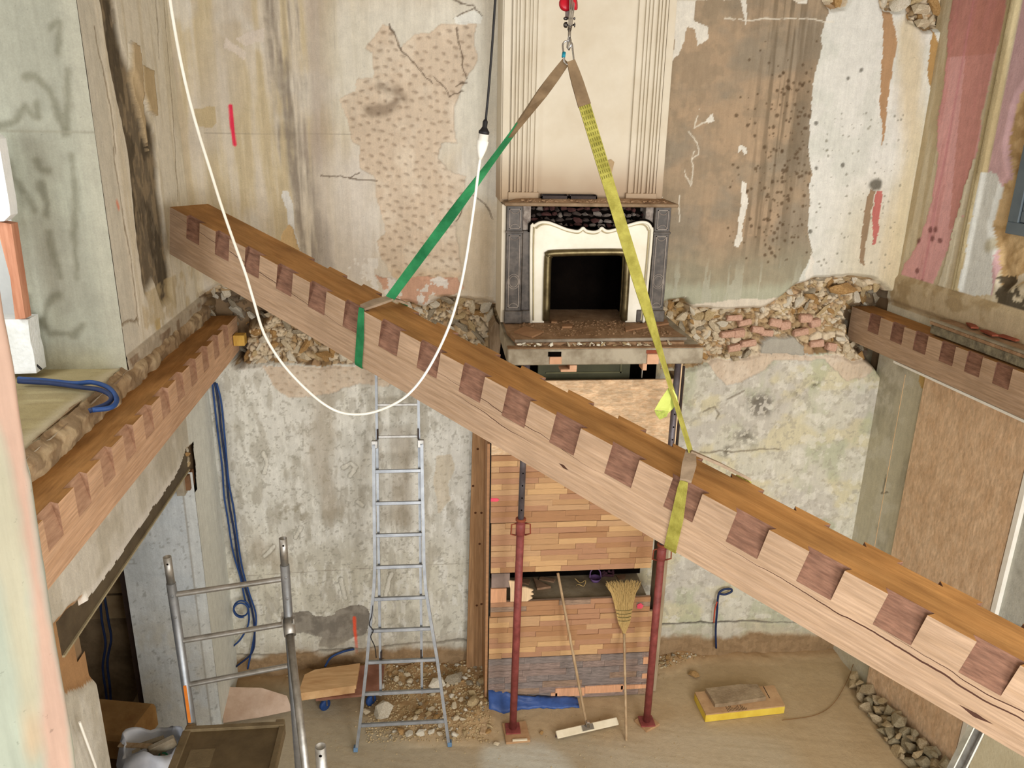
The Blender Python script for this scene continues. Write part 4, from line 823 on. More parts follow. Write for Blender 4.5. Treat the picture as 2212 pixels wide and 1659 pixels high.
def tab(name, pts, m_):
    v = np.array([q1(*p) for p in pts]); n = len(v); c = MB().add(v, [tuple(range(n))]); c.add(v+fwd*.002, [tuple(range(n))[::-1]]); c.add(list(v)+list(v+fwd*.002), [(i, (i+1) % n, (i+1) % n+n, i+n) for i in range(n)]); c.build(name, m_, t)
tab('identification_label', [(1446, 834, 0), (1456, 843, .006), (1465, 858, .018), (1466, 870, .022), (1455, 884, .018), (1440, 896, .006), (1423, 906, -.006), (1428, 892, -.002), (1445, 866, .004)], YELL)
tab('label_flap', [(1446, 834, -.004), (1440, 842, -.010), (1425, 862, -.022), (1411, 885, -.03), (1442, 887, -.028), (1446, 872, -.018), (1450, 852, -.008)], mat('green_yellow_flap', (190, 200, 104), (168, 178, 84), rough=.6))
tab('mesh_patch', [(1411, 885.5, -.03), (1442, 887.5, -.028), (1438, 899, -.026), (1423, 906, -.026), (1415, 896, -.028)], mat('olive_mesh', (160, 170, 80), (120, 130, 56), scale=60))
# quick link and hook block
px_m = depth(apex)/FPX          # metres per photograph pixel at the hook
def oval(cx, cy, w, h, k=24, d=0, tilt=0):
    out = []
    for i in range(k+1):
        a = 2*math.pi*i/k; x = math.cos(a)*w/2; y = math.sin(a)*w/2+(h-w)/2*(1 if math.sin(a) > 0 else -1)
        x, y = x*math.cos(tilt)-y*math.sin(tilt), x*math.sin(tilt)+y*math.cos(tilt)
        out.append(hp(cx+x, cy-y, d))
    return out
t = thing('quick_link', 'small steel screw link joining both slings to the hook block', 'link', hp(1228, 115))
MB().tube(oval(1227.5, 114, 21, 52, tilt=.10), 2.0*px_m, 8, caps=False).build('link_body', STEEL, t, smooth=True)
MB().tube([hp(1217, 124), hp(1218.5, 113)], 4.0*px_m, 10).build('screw_collar', mat('teal_collar', (20, 130, 150), (10, 100, 120), rough=.4), t, smooth=True)
t = thing('hook_block', 'steel pulley block with a red sheave at the top of the picture', 'pulley', hp(1232, 40))
MB().tube([hp(1230.5, 62), hp(1230, 80), hp(1227, 90, .01), hp(1226, 100, .012), hp(1229, 107), hp(1232, 101, -.012), hp(1232.5, 90, -.01), hp(1230.5, 80)], [3.4*px_m]*2+[2.2*px_m]*6, 8).build('hook', STEEL, t, smooth=True)
for dx in (-4.5, 0, 4.5):
    MB().ribbon([hp(1236+dx, -40), hp(1235+dx, 0), hp(1234+dx*.9, 30), hp(1231+dx*.7, 60)], [fwd]*4, .05, .0055).build('side_plate', STEEL, t)
MB().lathe([(1*px_m, -.012), (13*px_m, -.012), (15*px_m, -.004), (15*px_m, .006), (13*px_m, .012), (1*px_m, .012)], hp(1222, 8, .004), nrm(camr*.35-fwd*.9), 28).build('sheave', REDC, t, smooth=True)
MB().lathe([(1*px_m, -.01), (13*px_m, -.01), (13*px_m, .01), (1*px_m, .01)], hp(1240, 8), nrm(camr*.9-fwd*.3), 24).build('sheave', REDC, t, smooth=True)
MB().ribbon([hp(1226, -40, .012), hp(1226, 36, .012)], [camr]*2, .018, .003).build('guard_plate', mat('grey_plate', (160, 146, 140)), t)
for y_, r_ in ((40, 3.5), (54, 6)): MB().lathe([(r_*.4*px_m, -14*px_m), (r_*px_m, -11*px_m), (r_*px_m, -6*px_m), (2*px_m, -5*px_m), (2*px_m, 9*px_m), (r_*px_m, 10*px_m), (r_*.4*px_m, 12*px_m)], hp(1231, y_), camr, 12).build('pin', mat('dark_steel', (90, 86, 84), rough=.3, metal=.9), t, smooth=True)
MB().tube([hp(1238, -5), hp(1244, -300)], .004, 8).build('hoist_cable', ALUD, t)

# power lead hanging in front of the beam
cy_ = -2.62
t = thing('hanging_flex', 'black rubber lead hanging from above left of the chimney', 'cable', PY(1047, 290, cy_))
MB().tube([PY(1076, -60, cy_), PY(1070, 0, cy_), PY(1063, 100, cy_), PY(1055, 200, cy_), PY(1049, 262, cy_)], .005, 8, smooth=5).build('cord', BLACKP, t, smooth=True)
a_, b_ = PY(1049, 258, cy_), PY(1045, 290, cy_); ax_ = nrm(b_-a_); Lp = np.linalg.norm(b_-a_)
MB().lathe([(.006, 0), (.011, Lp*.15), (.010, Lp*.5), (.017, Lp*.7), (.023, Lp*.8), (.023, Lp*.95), (.02, Lp)], a_, ax_, 14).build('connector', BLACKP, t, smooth=True)
t = thing('white_extension_lead', 'thin white cable drooping in a deep loop across the hanging beam', 'cable', PY(1045, 290, cy_))
b2 = PY(1037, 345, cy_); L2 = np.linalg.norm(b2-b_)
MB().lathe([(.022, 0), (.022, L2*.25), (.026, L2*.27), (.022, L2*.55), (.014, L2*.8), (.006, L2)], b_, nrm(b2-b_), 14).build('plug', WHITEP, t, smooth=True)
MB().tube([PY(x, y, cy_) for x, y in ((1037, 343), (1032, 380), (1026, 430), (1016, 500), (1005, 570), (990, 640), (968, 710), (935, 780), (900, 833), (860, 868), (800, 892), (745, 893), (700, 873), (650, 830), (606, 780), (570, 720), (548, 650), (530, 590), (508, 530), (480, 450), (455, 370), (430, 290), (408, 210), (388, 120), (372, 30), (362, -40))], .0062, 8, smooth=5).build('cord', WHITEP, t, smooth=True)

# ================================================================== CHIMNEY BREAST AND UPPER FIREPLACE
YB, YF = -.42, -.50
def sooty(base, name, z0, z1, col):
    "paint browned by soot and dust up to a ragged height above the mantel (object z)"
    m = base.copy(); m.name = name; nt = m.node_tree; N = nt.nodes; L = nt.links; b = N['Principled BSDF']; tc = N.new('ShaderNodeTexCoord'); sx = N.new('ShaderNodeSeparateXYZ'); L.new(tc.outputs['Object'], sx.inputs[0])
    nz = N.new('ShaderNodeTexNoise'); nz.inputs['Scale'].default_value = 5; nz.inputs['Detail'].default_value = 6; L.new(tc.outputs['Object'], nz.inputs[0])
    a = N.new('ShaderNodeMath'); a.operation = 'MULTIPLY_ADD'; L.new(nz.outputs[0], a.inputs[0]); a.inputs[1].default_value = -.22; L.new(sx.outputs[2], a.inputs[2])
    r = N.new('ShaderNodeMapRange'); r.interpolation_type = 'SMOOTHSTEP'; L.new(a.outputs[0], r.inputs[0]); r.inputs[1].default_value = z0; r.inputs[2].default_value = z1; r.inputs[3].default_value = .75; r.inputs[4].default_value = 0
    old = b.inputs['Base Color'].links[0].from_socket; mx = N.new('ShaderNodeMix'); mx.data_type = 'RGBA'; L.new(r.outputs[0], mx.inputs[0]); L.new(old, mx.inputs[6]); mx.inputs[7].default_value = (*S(*col), 1); L.new(mx.outputs[2], b.inputs['Base Color']); return m
CREAMS = sooty(CREAM, 'cream_paint_sooty', -.12, .30, (146, 112, 74))
t = thing('chimney_breast', 'cream painted chimney breast with fluted pilaster strips above the upper fireplace', 'chimney breast', (1.07, -.2, 4.27))
x0, x1 = .482, 1.652
MB().bb((x0, YB+.02, 4.25), (x1, .02, 6.1)).build('breast', CREAMS, t)
MB().bb((x0+.01, YB+.002, 4.27), (x0+.055, YB+.02, 6.1)).build('edge_strip', CREAMS, t); MB().bb((x1-.055, YB+.002, 4.27), (x1-.01, YB+.02, 6.1)).build('edge_strip', CREAMS, t)
def pil(xa, xb, widths):
    pts = [(xa, YB+.02)]; x = xa; tot = sum(w for w, h in widths)
    for w, h in widths:
        w = w*(xb-xa)/tot; pts += [(x+.0015, YB+.02-h), (x+w-.0015, YB+.02-h)]; x += w
    pts += [(xb, YB+.02)]
    return [(p[0], p[1]) for p in pts]
wl = [(5, .026), (3, .008), (4, .026), (2, .012), (4, .028), (6, .006), (5, .03), (4, .012), (3, .028), (3, .012), (4, .026), (5, .008), (8, .024)]
for xa, xb, w in ((.548, .742, wl), (1.392, 1.592, wl[::-1])):
    poly = pil(xa, xb, w); MB().prism(poly, 4.32, 6.1, 2).build('fluted_pilaster', CREAMS, t)
    MB().bb((xa-.012, YB-.012, 4.262), (xb+.012, YB+.02, 4.322), bev=.003).build('pilaster_base', CREAMS, t)
tri = [PY(x, y, YB+.018) for x, y in ((1307, 348), (1320, 344), (1327, 350), (1324, 362), (1320, 378), (1317, 384), (1318, 365))]
MB().prism([(p[0], p[2]) for p in tri], YB+.014, YB+.021).build('torn_patch', mat('torn_board', (186, 160, 122)), t)

t = thing('marble_fireplace', 'grey marble fireplace with white serpentine surround and dark firebox on upper floor', 'fireplace', (1.1, -.4, 3.39))
fq = lambda pts, y=YF: [(PY(px, py, y)[0], PY(px, py, y)[2]) for px, py in pts]
zb = 3.392
def jamb(side_):
    s_ = 1 if side_ < 0 else -1
    xo = .522 if side_ < 0 else 1.700
    P = lambda a: xo+s_*a
    c = MB(); c.bb((P(0), YF, zb), (P(.115), -.1, 4.235), bev=.004); c.bb((P(.118), YF+.02, zb), (P(.195), -.1, 4.06), bev=.004); c.build('marble_jamb', MARBLE, t)
    c = MB(); c.bb((P(-.008), YF-.018, zb), (P(.125), YF+.03, zb+.095), bev=.006); c.bb((P(.122), YF+.002, zb), (P(.2), YF+.03, zb+.095), bev=.006); c.build('plinth', MARBLE, t)
    MB().bb((P(-.006), YF-.012, 4.045), (P(.122), YF+.03, 4.062), bev=.004).build('capital_band', MARBLE, t)
    def carve(xa, xb, za, zc_, dy):
        fr_ = MB(); w = .006
        for a, b in (((xa, za), (xb, za+w)), ((xa, zc_-w), (xb, zc_)), ((xa, za), (xa+w, zc_)), ((xb-w, za), (xb, zc_))): fr_.bb((a[0], dy-.006, a[1]), (b[0], dy+.002, b[1]))
        for cz, s2 in ((za+.0, 1), (zc_, -1)):
            fr_.tube([((xa+xb)/2+(xb-xa)*.42*math.cos(q), dy-.003, cz+s2*(xb-xa)*.42*math.sin(q)) for q in [math.pi*i/10 for i in range(11)]], .003, 5)
        return fr_
    fr_ = carve(P(.018) if s_ > 0 else P(.098), P(.098) if s_ > 0 else P(.018), 4.075, 4.215, YF)
    fr_.build('carved_panel', mat('marble_relief', (158, 148, 138), (118, 108, 100), rough=.5), t)
    fr_ = carve(P(.018) if s_ > 0 else P(.098), P(.098) if s_ > 0 else P(.018), zb+.115, 4.03, YF)
    cxm = P(.058)
    for rr in (.032, .043): fr_.tube([(cxm+rr*math.cos(q), YF-.003, 3.70+rr*1.25*math.sin(q)) for q in [2*math.pi*i/20 for i in range(21)]], .0028, 5)
    fr_.build('carved_panel', MATS['marble_relief'], t)
    MB().bb((P(.118), YF+.035, 4.062), (P(.175), -.1, 4.235), bev=.004).build('broken_block', DST[1], t)
jamb(-1); jamb(1)
MB().bb((.50, -.555, 4.238), (1.735, -.06, 4.262), bev=.006).build('mantel_shelf', mat('dusty_mantel', (150, 128, 102), (112, 90, 66), rough=.7, scale=6), t)
so = fq([(1147, 702), (1147.7, 504), (1154, 489), (1167, 481), (1184, 481), (1201.5, 487), (1223, 495.5), (1245, 500), (1253.6, 497.7), (1259.7, 493), (1266.7, 498.8), (1282, 501.6), (1293.8, 498.8), (1300, 493), (1306.8, 498), (1316.6, 499.4), (1336, 494.4), (1362, 485.7), (1383.9, 480.3), (1399, 482.5), (1406.6, 493.3), (1407.7, 513), (1392.5, 680), (1389, 699)])
xr = so[-2][0]; so = [(p[0], p[1]) for p in so]
si = fq([(1352, 691), (1359, 560.6), (1353.5, 549.8), (1344.8, 543), (1193, 545.4), (1183, 554), (1178.8, 565), (1175.5, 694)])
so[0] = (so[0][0], zb); so[-1] = (so[-1][0], zb); si[0] = (si[0][0], zb); si[-1] = (si[-1][0], zb)
def cap(poly_o, poly_i, ya, yb, mb):
    "frame plate: outer outline plus inner arch as one U-shaped outline, triangulated"
    poly = poly_o+poly_i; bm = bmesh.new(); vs = [bm.verts.new((p[0], ya, p[1])) for p in poly]; fc = bm.faces.new(vs)
    bmesh.ops.triangulate(bm, faces=[fc]); bm.verts.index_update(); fs = [[v.index for v in q.verts] for q in bm.faces]; bm.free(); n = len(poly)
    mb.add([(p[0], ya, p[1]) for p in poly], fs); mb.add([(p[0], yb, p[1]) for p in poly], fs)
    mb.add([(p[0], ya, p[1]) for p in poly]+[(p[0], yb, p[1]) for p in poly], [(i, (i+1) % n, (i+1) % n+n, i+n) for i in range(n)])
mb = MB(); cap(so, si, YF+.01, -.40, mb); mb.build('white_surround', WHITEPL, t)
arr = np.array(so); rim = catmull(np.array([(p[0], YF+.004, p[1]) for p in arr]), 4); MB().tube(rim, .011, 8).build('outer_bead', WHITEPL, t, smooth=True)
cen = np.array([1.1, 0, 3.8]); rim2 = rim+(cen-rim)*np.array([.045, 0, .045]); MB().tube(rim2, .006, 6).build('inner_bead', mat('bead_dull_gold', (188, 176, 140)), t, smooth=True)  # thin inner bead in a dull gold tone
rim3 = rim+(rim-cen)*np.array([.03, 0, .03]); MB().tube(rim3[4:-4]+np.array([0, .012, 0]), .012, 6).build('dark_rim', SOOT_SHADOW, t, smooth=True)
arch = catmull(np.array([(p[0], YF+.0, p[1]) for p in si]), 5); arch = arch+(cen-arch)*np.array([.045, 0, .045])
MB().tube(arch, .026, 10).build('brass_frame', BRASS, t, smooth=True)
arch2 = arch+(cen-arch)*np.array([.07, 0, .06]); MB().tube(arch2+np.array([0, .02, 0]), .012, 8).build('brass_inner_frame', BRASS, t, smooth=True)
c = MB(); c.bb((.72, -.07, zb), (1.52, -.05, 4.23)).bb((.70, -.40, zb), (.745, -.05, 4.23)).bb((1.45, -.40, zb), (1.50, -.05, 4.23)).bb((.72, -.40, 4.0), (1.50, -.05, 4.05)); c.build('firebox', SOOT_SHADOW, t)
c = MB()
for i in range(8): xx = .82+i*.07; c.add([(xx-.010, -.072, 3.86), (xx+.016, -.072, 3.86), (xx+.002, -.085, 3.95)], [(0, 1, 2)])
c.build('fireback_relief', mat('cast_iron', (44, 36, 32), (28, 22, 20), spec=.1), t)
c = MB(); c.bb((.63, -.36, 4.0), (1.59, -.30, 4.235)); c.build('frieze_core', SOOT_SHADOW, t)
c = MB(); c.bb((.522, -.12, zb), (.70, -.02, 4.235)).bb((1.5, -.12, zb), (1.70, -.02, 4.235)); c.build('side_backing', SOOT_SHADOW, t)
c = MB(); c.bb((.492, YF+.03, zb), (.520, .0, 4.24)); c.build('plaster_cheek', CREAM, t)
DM = rocks('frieze_stone', DST, 12, 500, flat=.8); rs = np.random.RandomState(5)
for z_ in (4.205, 4.165, 4.125, 4.085, 4.05):
    x = .70
    while x < 1.54:
        w = rs.uniform(.03, .075); 
        if not (z_ < 4.1 and (x < .80 or 1.34 < x)): put('frieze_stone', DM[rs.randint(12)], (x+w/2, -.385+rs.uniform(-.02, .015), z_+rs.uniform(-.006, .006)), (w*.62, .05, rs.uniform(.018, .027)), Euler((rs.uniform(-.2, .2), rs.uniform(-.2, .2), 0)), t)
        x += w
# dust, rubble and two dark frames on the mantel shelf
d = MB()
for i in range(260): d.box((random.uniform(.62, 1.66), random.uniform(-.53, -.43), 4.265+random.uniform(0, .012)), (random.uniform(.006, .03), random.uniform(.006, .02), random.uniform(.004, .012)), Euler((random.uniform(-.3, .3), random.uniform(-.3, .3), random.uniform(0, 3))).to_matrix())
d.add([(.52, -.53, 4.262), (1.70, -.53, 4.262), (1.66, -.42, 4.285), (.60, -.42, 4.28), (.9, -.47, 4.288), (1.3, -.47, 4.29)], [(0, 1, 5, 4), (1, 2, 5), (2, 3, 4, 5), (3, 0, 4)])
o = d.build('rubble_dust', DUST); tag(o, 'brown plaster dust and chips lying on the upper mantel shelf', 'dust', kind='stuff')
for (xa, xb, lab_) in ((.765, .955, 'dark empty frame tray lying left on the dusty mantel shelf'), (.965, 1.16, 'dark frame tray lying right on the dusty mantel shelf')):
    t2 = thing('dark_tray', lab_, 'tray', ((xa+xb)/2, -.45, 4.285))
    MB().bb((xa, -.485, 4.285), (xb, -.43, 4.293)).build('tray_floor', CHARC, t2)
    c = MB(); c.bb((xa, -.49, 4.285), (xb, -.484, 4.305)).bb((xa, -.431, 4.285), (xb, -.425, 4.312)).bb((xa, -.49, 4.285), (xa+.008, -.425, 4.312)).bb((xb-.008, -.49, 4.285), (xb, -.425, 4.312)); c.build('tray_rim', CHARC, t2)
# hearth
t = thing('hearth_stone', 'dusty marble hearth slab in front of the upper fireplace', 'hearth', (1.15, -.7, 3.36))
MB().prism([(.52, -.06), (.52, -.72), (.555, -.935), (1.76, -.90), (1.735, -.72), (1.72, -.06)], 3.362, 3.388, 2).build('slab', DUST, t)
MB().tube([(.553, -.935, 3.376), (1.762, -.90, 3.376)], .012, 8).build('rounded_edge', mat('worn_marble_edge', (170, 160, 146), (130, 120, 106)), t, smooth=True)
for k, (pts, lab_) in enumerate(((((1110, 716), (1135, 705), (1175, 716), (1150, 727)), 'flat wooden offcut on the left end of the hearth'), (((1350, 706), (1440, 690), (1445, 698), (1352, 714)), 'slim wooden stick on the right end of the hearth'), (((1215, 700), (1237, 700), (1236, 706), (1214, 706)), 'small wooden chip before the firebox'), (((1192, 690), (1204, 691), (1203, 696), (1191, 695)), 'tiny pale chip at the firebox mouth'))):
    P = [PZ(x, y, 3.40) for x, y in pts]; c = MB().prism([(p[0], p[1]) for p in P], 3.389, 3.402, 2); tag(c.build('wooden_offcut', mat('dusty_wood', (168, 130, 96), (140, 104, 74))), lab_, 'offcut')
d = MB()
for i in range(420):
    q = (random.uniform(.62, 1.68), random.uniform(-.86, -.42), 3.39); s_ = random.choice([.008, .01, .014, .02]); d.box(q, (s_, s_*.7, s_*.5), rrot(.3).to_matrix())
o = d.build('hearth_debris', DUST); tag(o, 'scattered plaster crumbs on the upper hearth slab', 'debris', kind='stuff')
t = thing('concrete_hearth_support', 'rough concrete slab edge with timber wedges carrying the upper hearth', 'concrete slab', (1.2, -.6, 3.22))
c = MB(); zt, zl = 3.338, 3.222
c.bb((.50, -1.0, zl), (1.86, -.02, zt), bev=.008); c.build('slab', CONC, t)
c = MB(); c.bb((.775, -1.004, 3.285), (.865, -.98, 3.318)); c.build('slot', SOOT_SHADOW, t); c = MB(); c.bb((1.455, -1.004, 3.300), (1.555, -.98, 3.325)); c.build('slot', FLAP, t)
for xa, xb, za, zc_ in ((.785, .868, 3.232, 3.284), (1.462, 1.545, 3.225, 3.298)): MB().bb((xa, -1.012, za), (xb, -.985, zc_), bev=.003).build('timber_insert', mat('pink_pine', (224, 180, 148), (200, 152, 120)), t)
# broken mortar layer between hearth stone and concrete
c = thing('mortar_bed', 'crumbling mortar and plaster layer under the hearth slab edge', 'mortar', (1.15, -.9, 3.338))
MB().bb((.56, -.93, 3.339), (1.74, -.5, 3.362)).build('bed', DUST, c)
PM = rocks('flake', [WHITEPL, ST[1], ST[0], DUST], 10, 800)
for i in range(70):
    x = random.uniform(.58, 1.72); s_ = random.uniform(.012, .03); put('flake', PM[i % 10], (x, -.945+random.uniform(-.012, .02), 3.352+random.uniform(-.008, .008)), (s_, s_*.5, s_*.5), rrot(.7), c)
MB().bb((.50, -1.0, 3.338), (1.85, -.93, 3.343)).build('dust_strip', DUST, c)
# rough dark lump right of hearth and pine stub at its left
o = MB().prism([(.43, 3.08), (.50, 3.05), (.52, 3.30), (.47, 3.36), (.43, 3.3)], -.30, -.1).build('broken_joist_end', mat('grey_old_wood', (150, 132, 110), (116, 98, 76), stretch=(6, 6, 1))); tag(o, 'splintered grey joist stub left of the hearth slab', 'joist')

# ================================================================== LOWER CHIMNEY ENCLOSURE
YP = -.47
t = thing('lower_fireplace', 'old lower fireplace hidden behind the wood panels with green panelling above', 'fireplace', (1.1, -.2, 0))
MB().bb((.50, -.40, 0), (1.80, -.02, .90)).build('body', SOOT_SHADOW, t)
MB().bb((.47, -.43, .955), (1.78, -.02, .985), bev=.006).build('mantel_shelf', mat('dusty_grey_shelf', (150, 136, 112), (118, 102, 78), rough=.8, scale=5), t)
MB().bb((.47, -.10, 1.0), (1.80, -.02, 3.2)).build('breast', SOOT_SHADOW, t)
c = MB().bb((.80, -.34, 2.90), (1.52, -.30, 3.20)); c.build('green_panel', GREENP, t)
c = MB().bb((.86, -.35, 2.95), (1.46, -.34, 2.962)).bb((.86, -.35, 3.12), (1.46, -.34, 3.13)).bb((1.44, -.35, 2.95), (1.452, -.34, 3.2)); c.build('panel_moulding', mat('green_moulding', (110, 108, 80)), t)
MB().bb((1.0, -.445, .86), (1.10, -.43, .955)).build('bracket', GALV, t)
c = MB().bb((1.62, -.33, 2.9), (1.625, -.31, 3.2)); c.build('cable_run', WHITEP, t)
# enclosure: OSB + parquet panels, each panel a thing made of strips
def panel_strips(name, label, x0, x1, z0, z1, mats_, rows, seed, vary=.004, skip=None):
    rs = np.random.RandomState(seed); t = thing(name, label, 'wood panel', ((x0+x1)/2, YP+.012, z0), group='parquet panels')
    MB().bb((x0, YP+.004, z0), (x1, YP+.022, z1)).build('backing_board', PQD[1], t)
    cubes = []
    for mm in mats_:
        b_ = MB().box((0, 0, 0), (1, 1, 1)); me = bpy.data.meshes.new('strip'); me.from_pydata(b_.v, [], b_.f); me.materials.append(mm); cubes.append(me)
    h = (z1-z0)/rows
    for r in range(rows):
        x = x0-rs.uniform(0, .2)
        while x < x1:
            l = rs.uniform(.16, .42); a, b = max(x, x0), min(x+l, x1)
            if b-a > .02:
                th = .012+rs.uniform(-vary, vary); k = rs.randint(len(cubes))
                put('strip', cubes[k], ((a+b)/2, YP+.004-th/2, z0+h*(r+.5)), (b-a-.0016, th, h-.0018), Euler((0, 0, 0)), t)
            x += l
    return t
panel_strips('parquet_panel', 'uppermost parquet strip panel directly under the pale chipboard, behind the left red prop', .437, 1.84, 1.742, 2.33, PQ, 12, 1)
panel_strips('parquet_panel', 'second parquet strip panel, just above the dark open slot', .443, 1.78, 1.285, 1.738, PQ, 9, 2)
panel_strips('parquet_panel', 'brown parquet strip panel just below the dark open slot', .445, 1.80, .865, 1.005, [PQ[1], PQ[3], PQD[1], PQ[1]], 3, 3)
panel_strips('parquet_panel', 'parquet strip panel behind the straw broom handle', .436, 1.83, .452, .861, PQ+[PQ[3]], 8, 4)
pd_ = panel_strips('parquet_panel', 'bottom parquet panel stained dark violet grey above the blue tarp', .434, 1.85, .008, .448, PQD, 7, 5)
for xa, xb, za, zc_ in ((1.02, 1.28, .03, .115), (1.28, 1.62, .05, .125), (1.60, 1.85, .075, .115), (.98, 1.04, .04, .07), (1.78, 1.84, .33, .40), (1.78, 1.84, .18, .23)):
    MB().bb((xa, YP-.014, za), (xb-.003, YP, zc_)).build('pale_strip', PQN[0], pd_)
c = thing('osb_sheet', 'pale oriented strand board sheet below the concrete hearth slab', 'board', (1.1, YP, 2.33))
MB().bb((.437, YP-.006, 2.333), (1.84, YP+.016, 2.935)).build('sheet', OSB, c)
c = thing('splintered_board', 'small broken pale boards at the left end of the open slot', 'board', (.52, YP, 1.0))
MB().bb((.45, YP-.012, 1.15), (.60, YP+.008, 1.28)).build('dark_piece', PQD[0], c); MB().bb((.445, YP-.014, 1.01), (.575, YP+.008, 1.14)).build('peach_piece', PQN[0], c)
MB().prism(fq([(1098, 1252), (1116, 1254), (1116, 1266), (1134, 1266), (1152, 1272), (1146, 1276), (1153, 1281), (1144, 1284), (1150, 1289), (1138, 1296), (1102, 1297), (1102, 1268)], YP), YP-.02, YP-.004).build('splintered_piece', PQN[1], c)
mk = thing('side_stud', 'grey plank edge standing at the right side of the parquet enclosure', 'plank', (1.88, -.4, 0)); MB().bb((1.845, -.46, .02), (1.925, -.30, 2.95), bev=.003).build('plank', mat('grey_plank', (172, 156, 130), (146, 128, 102), stretch=(6, 6, .6)), mk)
for k, m_ in enumerate((PQ[1], PQN[1], CHARC)): MB().bb((1.850+.022*k, -.485, 1.95), (1.868+.022*k, -.461, 3.12-.04*k)).build('batten', m_, mk)
mk = thing('side_stud', 'thin pale board standing at the left side of the parquet enclosure', 'plank', (.42, -.3, 0)); MB().bb((.405, -.46, .02), (.428, -.03, 2.42), bev=.002).build('plank', PQ[1], mk)
# pink paint marks on the panels
for pts, lab_ in ((((1060, 1076), (1074, 1076), (1079, 1079), (1074, 1083), (1060, 1083)), 'pink spray arrow sprayed on the upper parquet panel'), (((1376, 1306), (1384, 1302), (1390, 1308), (1386, 1314), (1376, 1314)), 'pink spray blot sprayed on the parquet beside the straw broom')):
    o = MB().prism(fq(pts, YP-.012), YP-.0165, YP-.0135).build('spray_mark', mat('pink_spray', (238, 96, 118), (236, 84, 108))); tag(o, lab_, 'paint mark')
# things on the shelf seen through the slot
def bowl(c_, r, h, m_, label, name='plastic_basket'):
    t = thing(name, label, 'basket', c_); MB().lathe([(r*.7, 0), (r, h), (r*.96, h), (r*.66, .004)], c_, n=20).build('bowl', m_, t, smooth=True)
    MB().tube([(c_[0]-r, c_[1], c_[2]+h), (c_[0]-r*.8, c_[1]+.02, c_[2]+h+.05), (c_[0], c_[1]+.03, c_[2]+h+.08), (c_[0]+r*.8, c_[1]+.02, c_[2]+h+.05), (c_[0]+r, c_[1], c_[2]+h)], .006, 6, smooth=4).build('handle', m_, t, smooth=True)
q = PZ(1286, 1252, 1.0); bowl((q[0], q[1], .986), .05, .035, PURPLE, 'small lilac plastic basket on the shelf inside the open slot')
q = PZ(1312, 1240, 1.0); d = MB()
for i in range(5): d.tube([(q[0]+random.uniform(-.06, .05), q[1]+random.uniform(-.04, .05), .99+random.uniform(.0, .05)) for _ in range(5)], .012, 6, smooth=4)
tag(d.build('crumpled_rag', mat('wine_cloth', (96, 62, 74), (66, 40, 50))), 'crumpled wine red rag beside the lilac basket', 'rag')
for pts, lab_, th in ((((1152, 1248), (1176, 1262), (1190, 1268), (1160, 1272)), 'brown cardboard flap folded on the slot shelf', .02), (((1168, 1244), (1200, 1250), (1196, 1256), (1164, 1250)), 'grey slate offcut on the slot shelf', .01), (((1330, 1240), (1352, 1238), (1350, 1248), (1338, 1250)), 'yellowish paper scrap on the slot shelf', .003), (((1130, 1250), (1146, 1252), (1142, 1262), (1128, 1258)), 'dark curled leather scrap at the left of the slot shelf', .014)):
    P = [PZ(x, y, 1.0) for x, y in pts]; c = MB().prism([(p[0], p[1]) for p in P], .987, .987+th, 2); tag(c.build('scrap', mat('cardboard', (150, 118, 92), (120, 92, 68))), lab_, 'scrap')
q = PZ(1255, 1262, 1.0); c = MB().tube([(q[0]-.04, q[1], .99), (q[0]-.03, q[1]-.03, 1.02), (q[0]+.02, q[1]-.03, 1.0), (q[0]+.04, q[1]+.01, 1.03), (q[0], q[1]+.03, .995), (q[0]-.05, q[1]+.03, 1.04)], .003, 6, smooth=5); tag(c.build('twine', STRAW), 'loop of pale twine on the edge of the slot shelf', 'twine')
# old trunk of timber beside the enclosure
c = thing('timber_post', 'brown knotty timber plank standing against the wall left of the parquet enclosure', 'post', (.35, -.06, 0))
MB().prism([(.262, .06), (.428, .06), (.452, 2.42), (.312, 2.42)], -.10, -.055).build('plank', DARKPINE, c)
for px, py in ((1027, 1108), (1040, 1108), (1036, 1175), (1030, 1308), (1040, 1305), (1032, 970), (1022, 1050)):
    q = PY(px, py, -.101); MB().lathe([(.009, 0), (.011, .001), (.004, .002)], (q[0], q[1]+.002, q[2]), (0, -1, 0), 10).build('knot', mat('dark_knot', (96, 60, 36)), c)

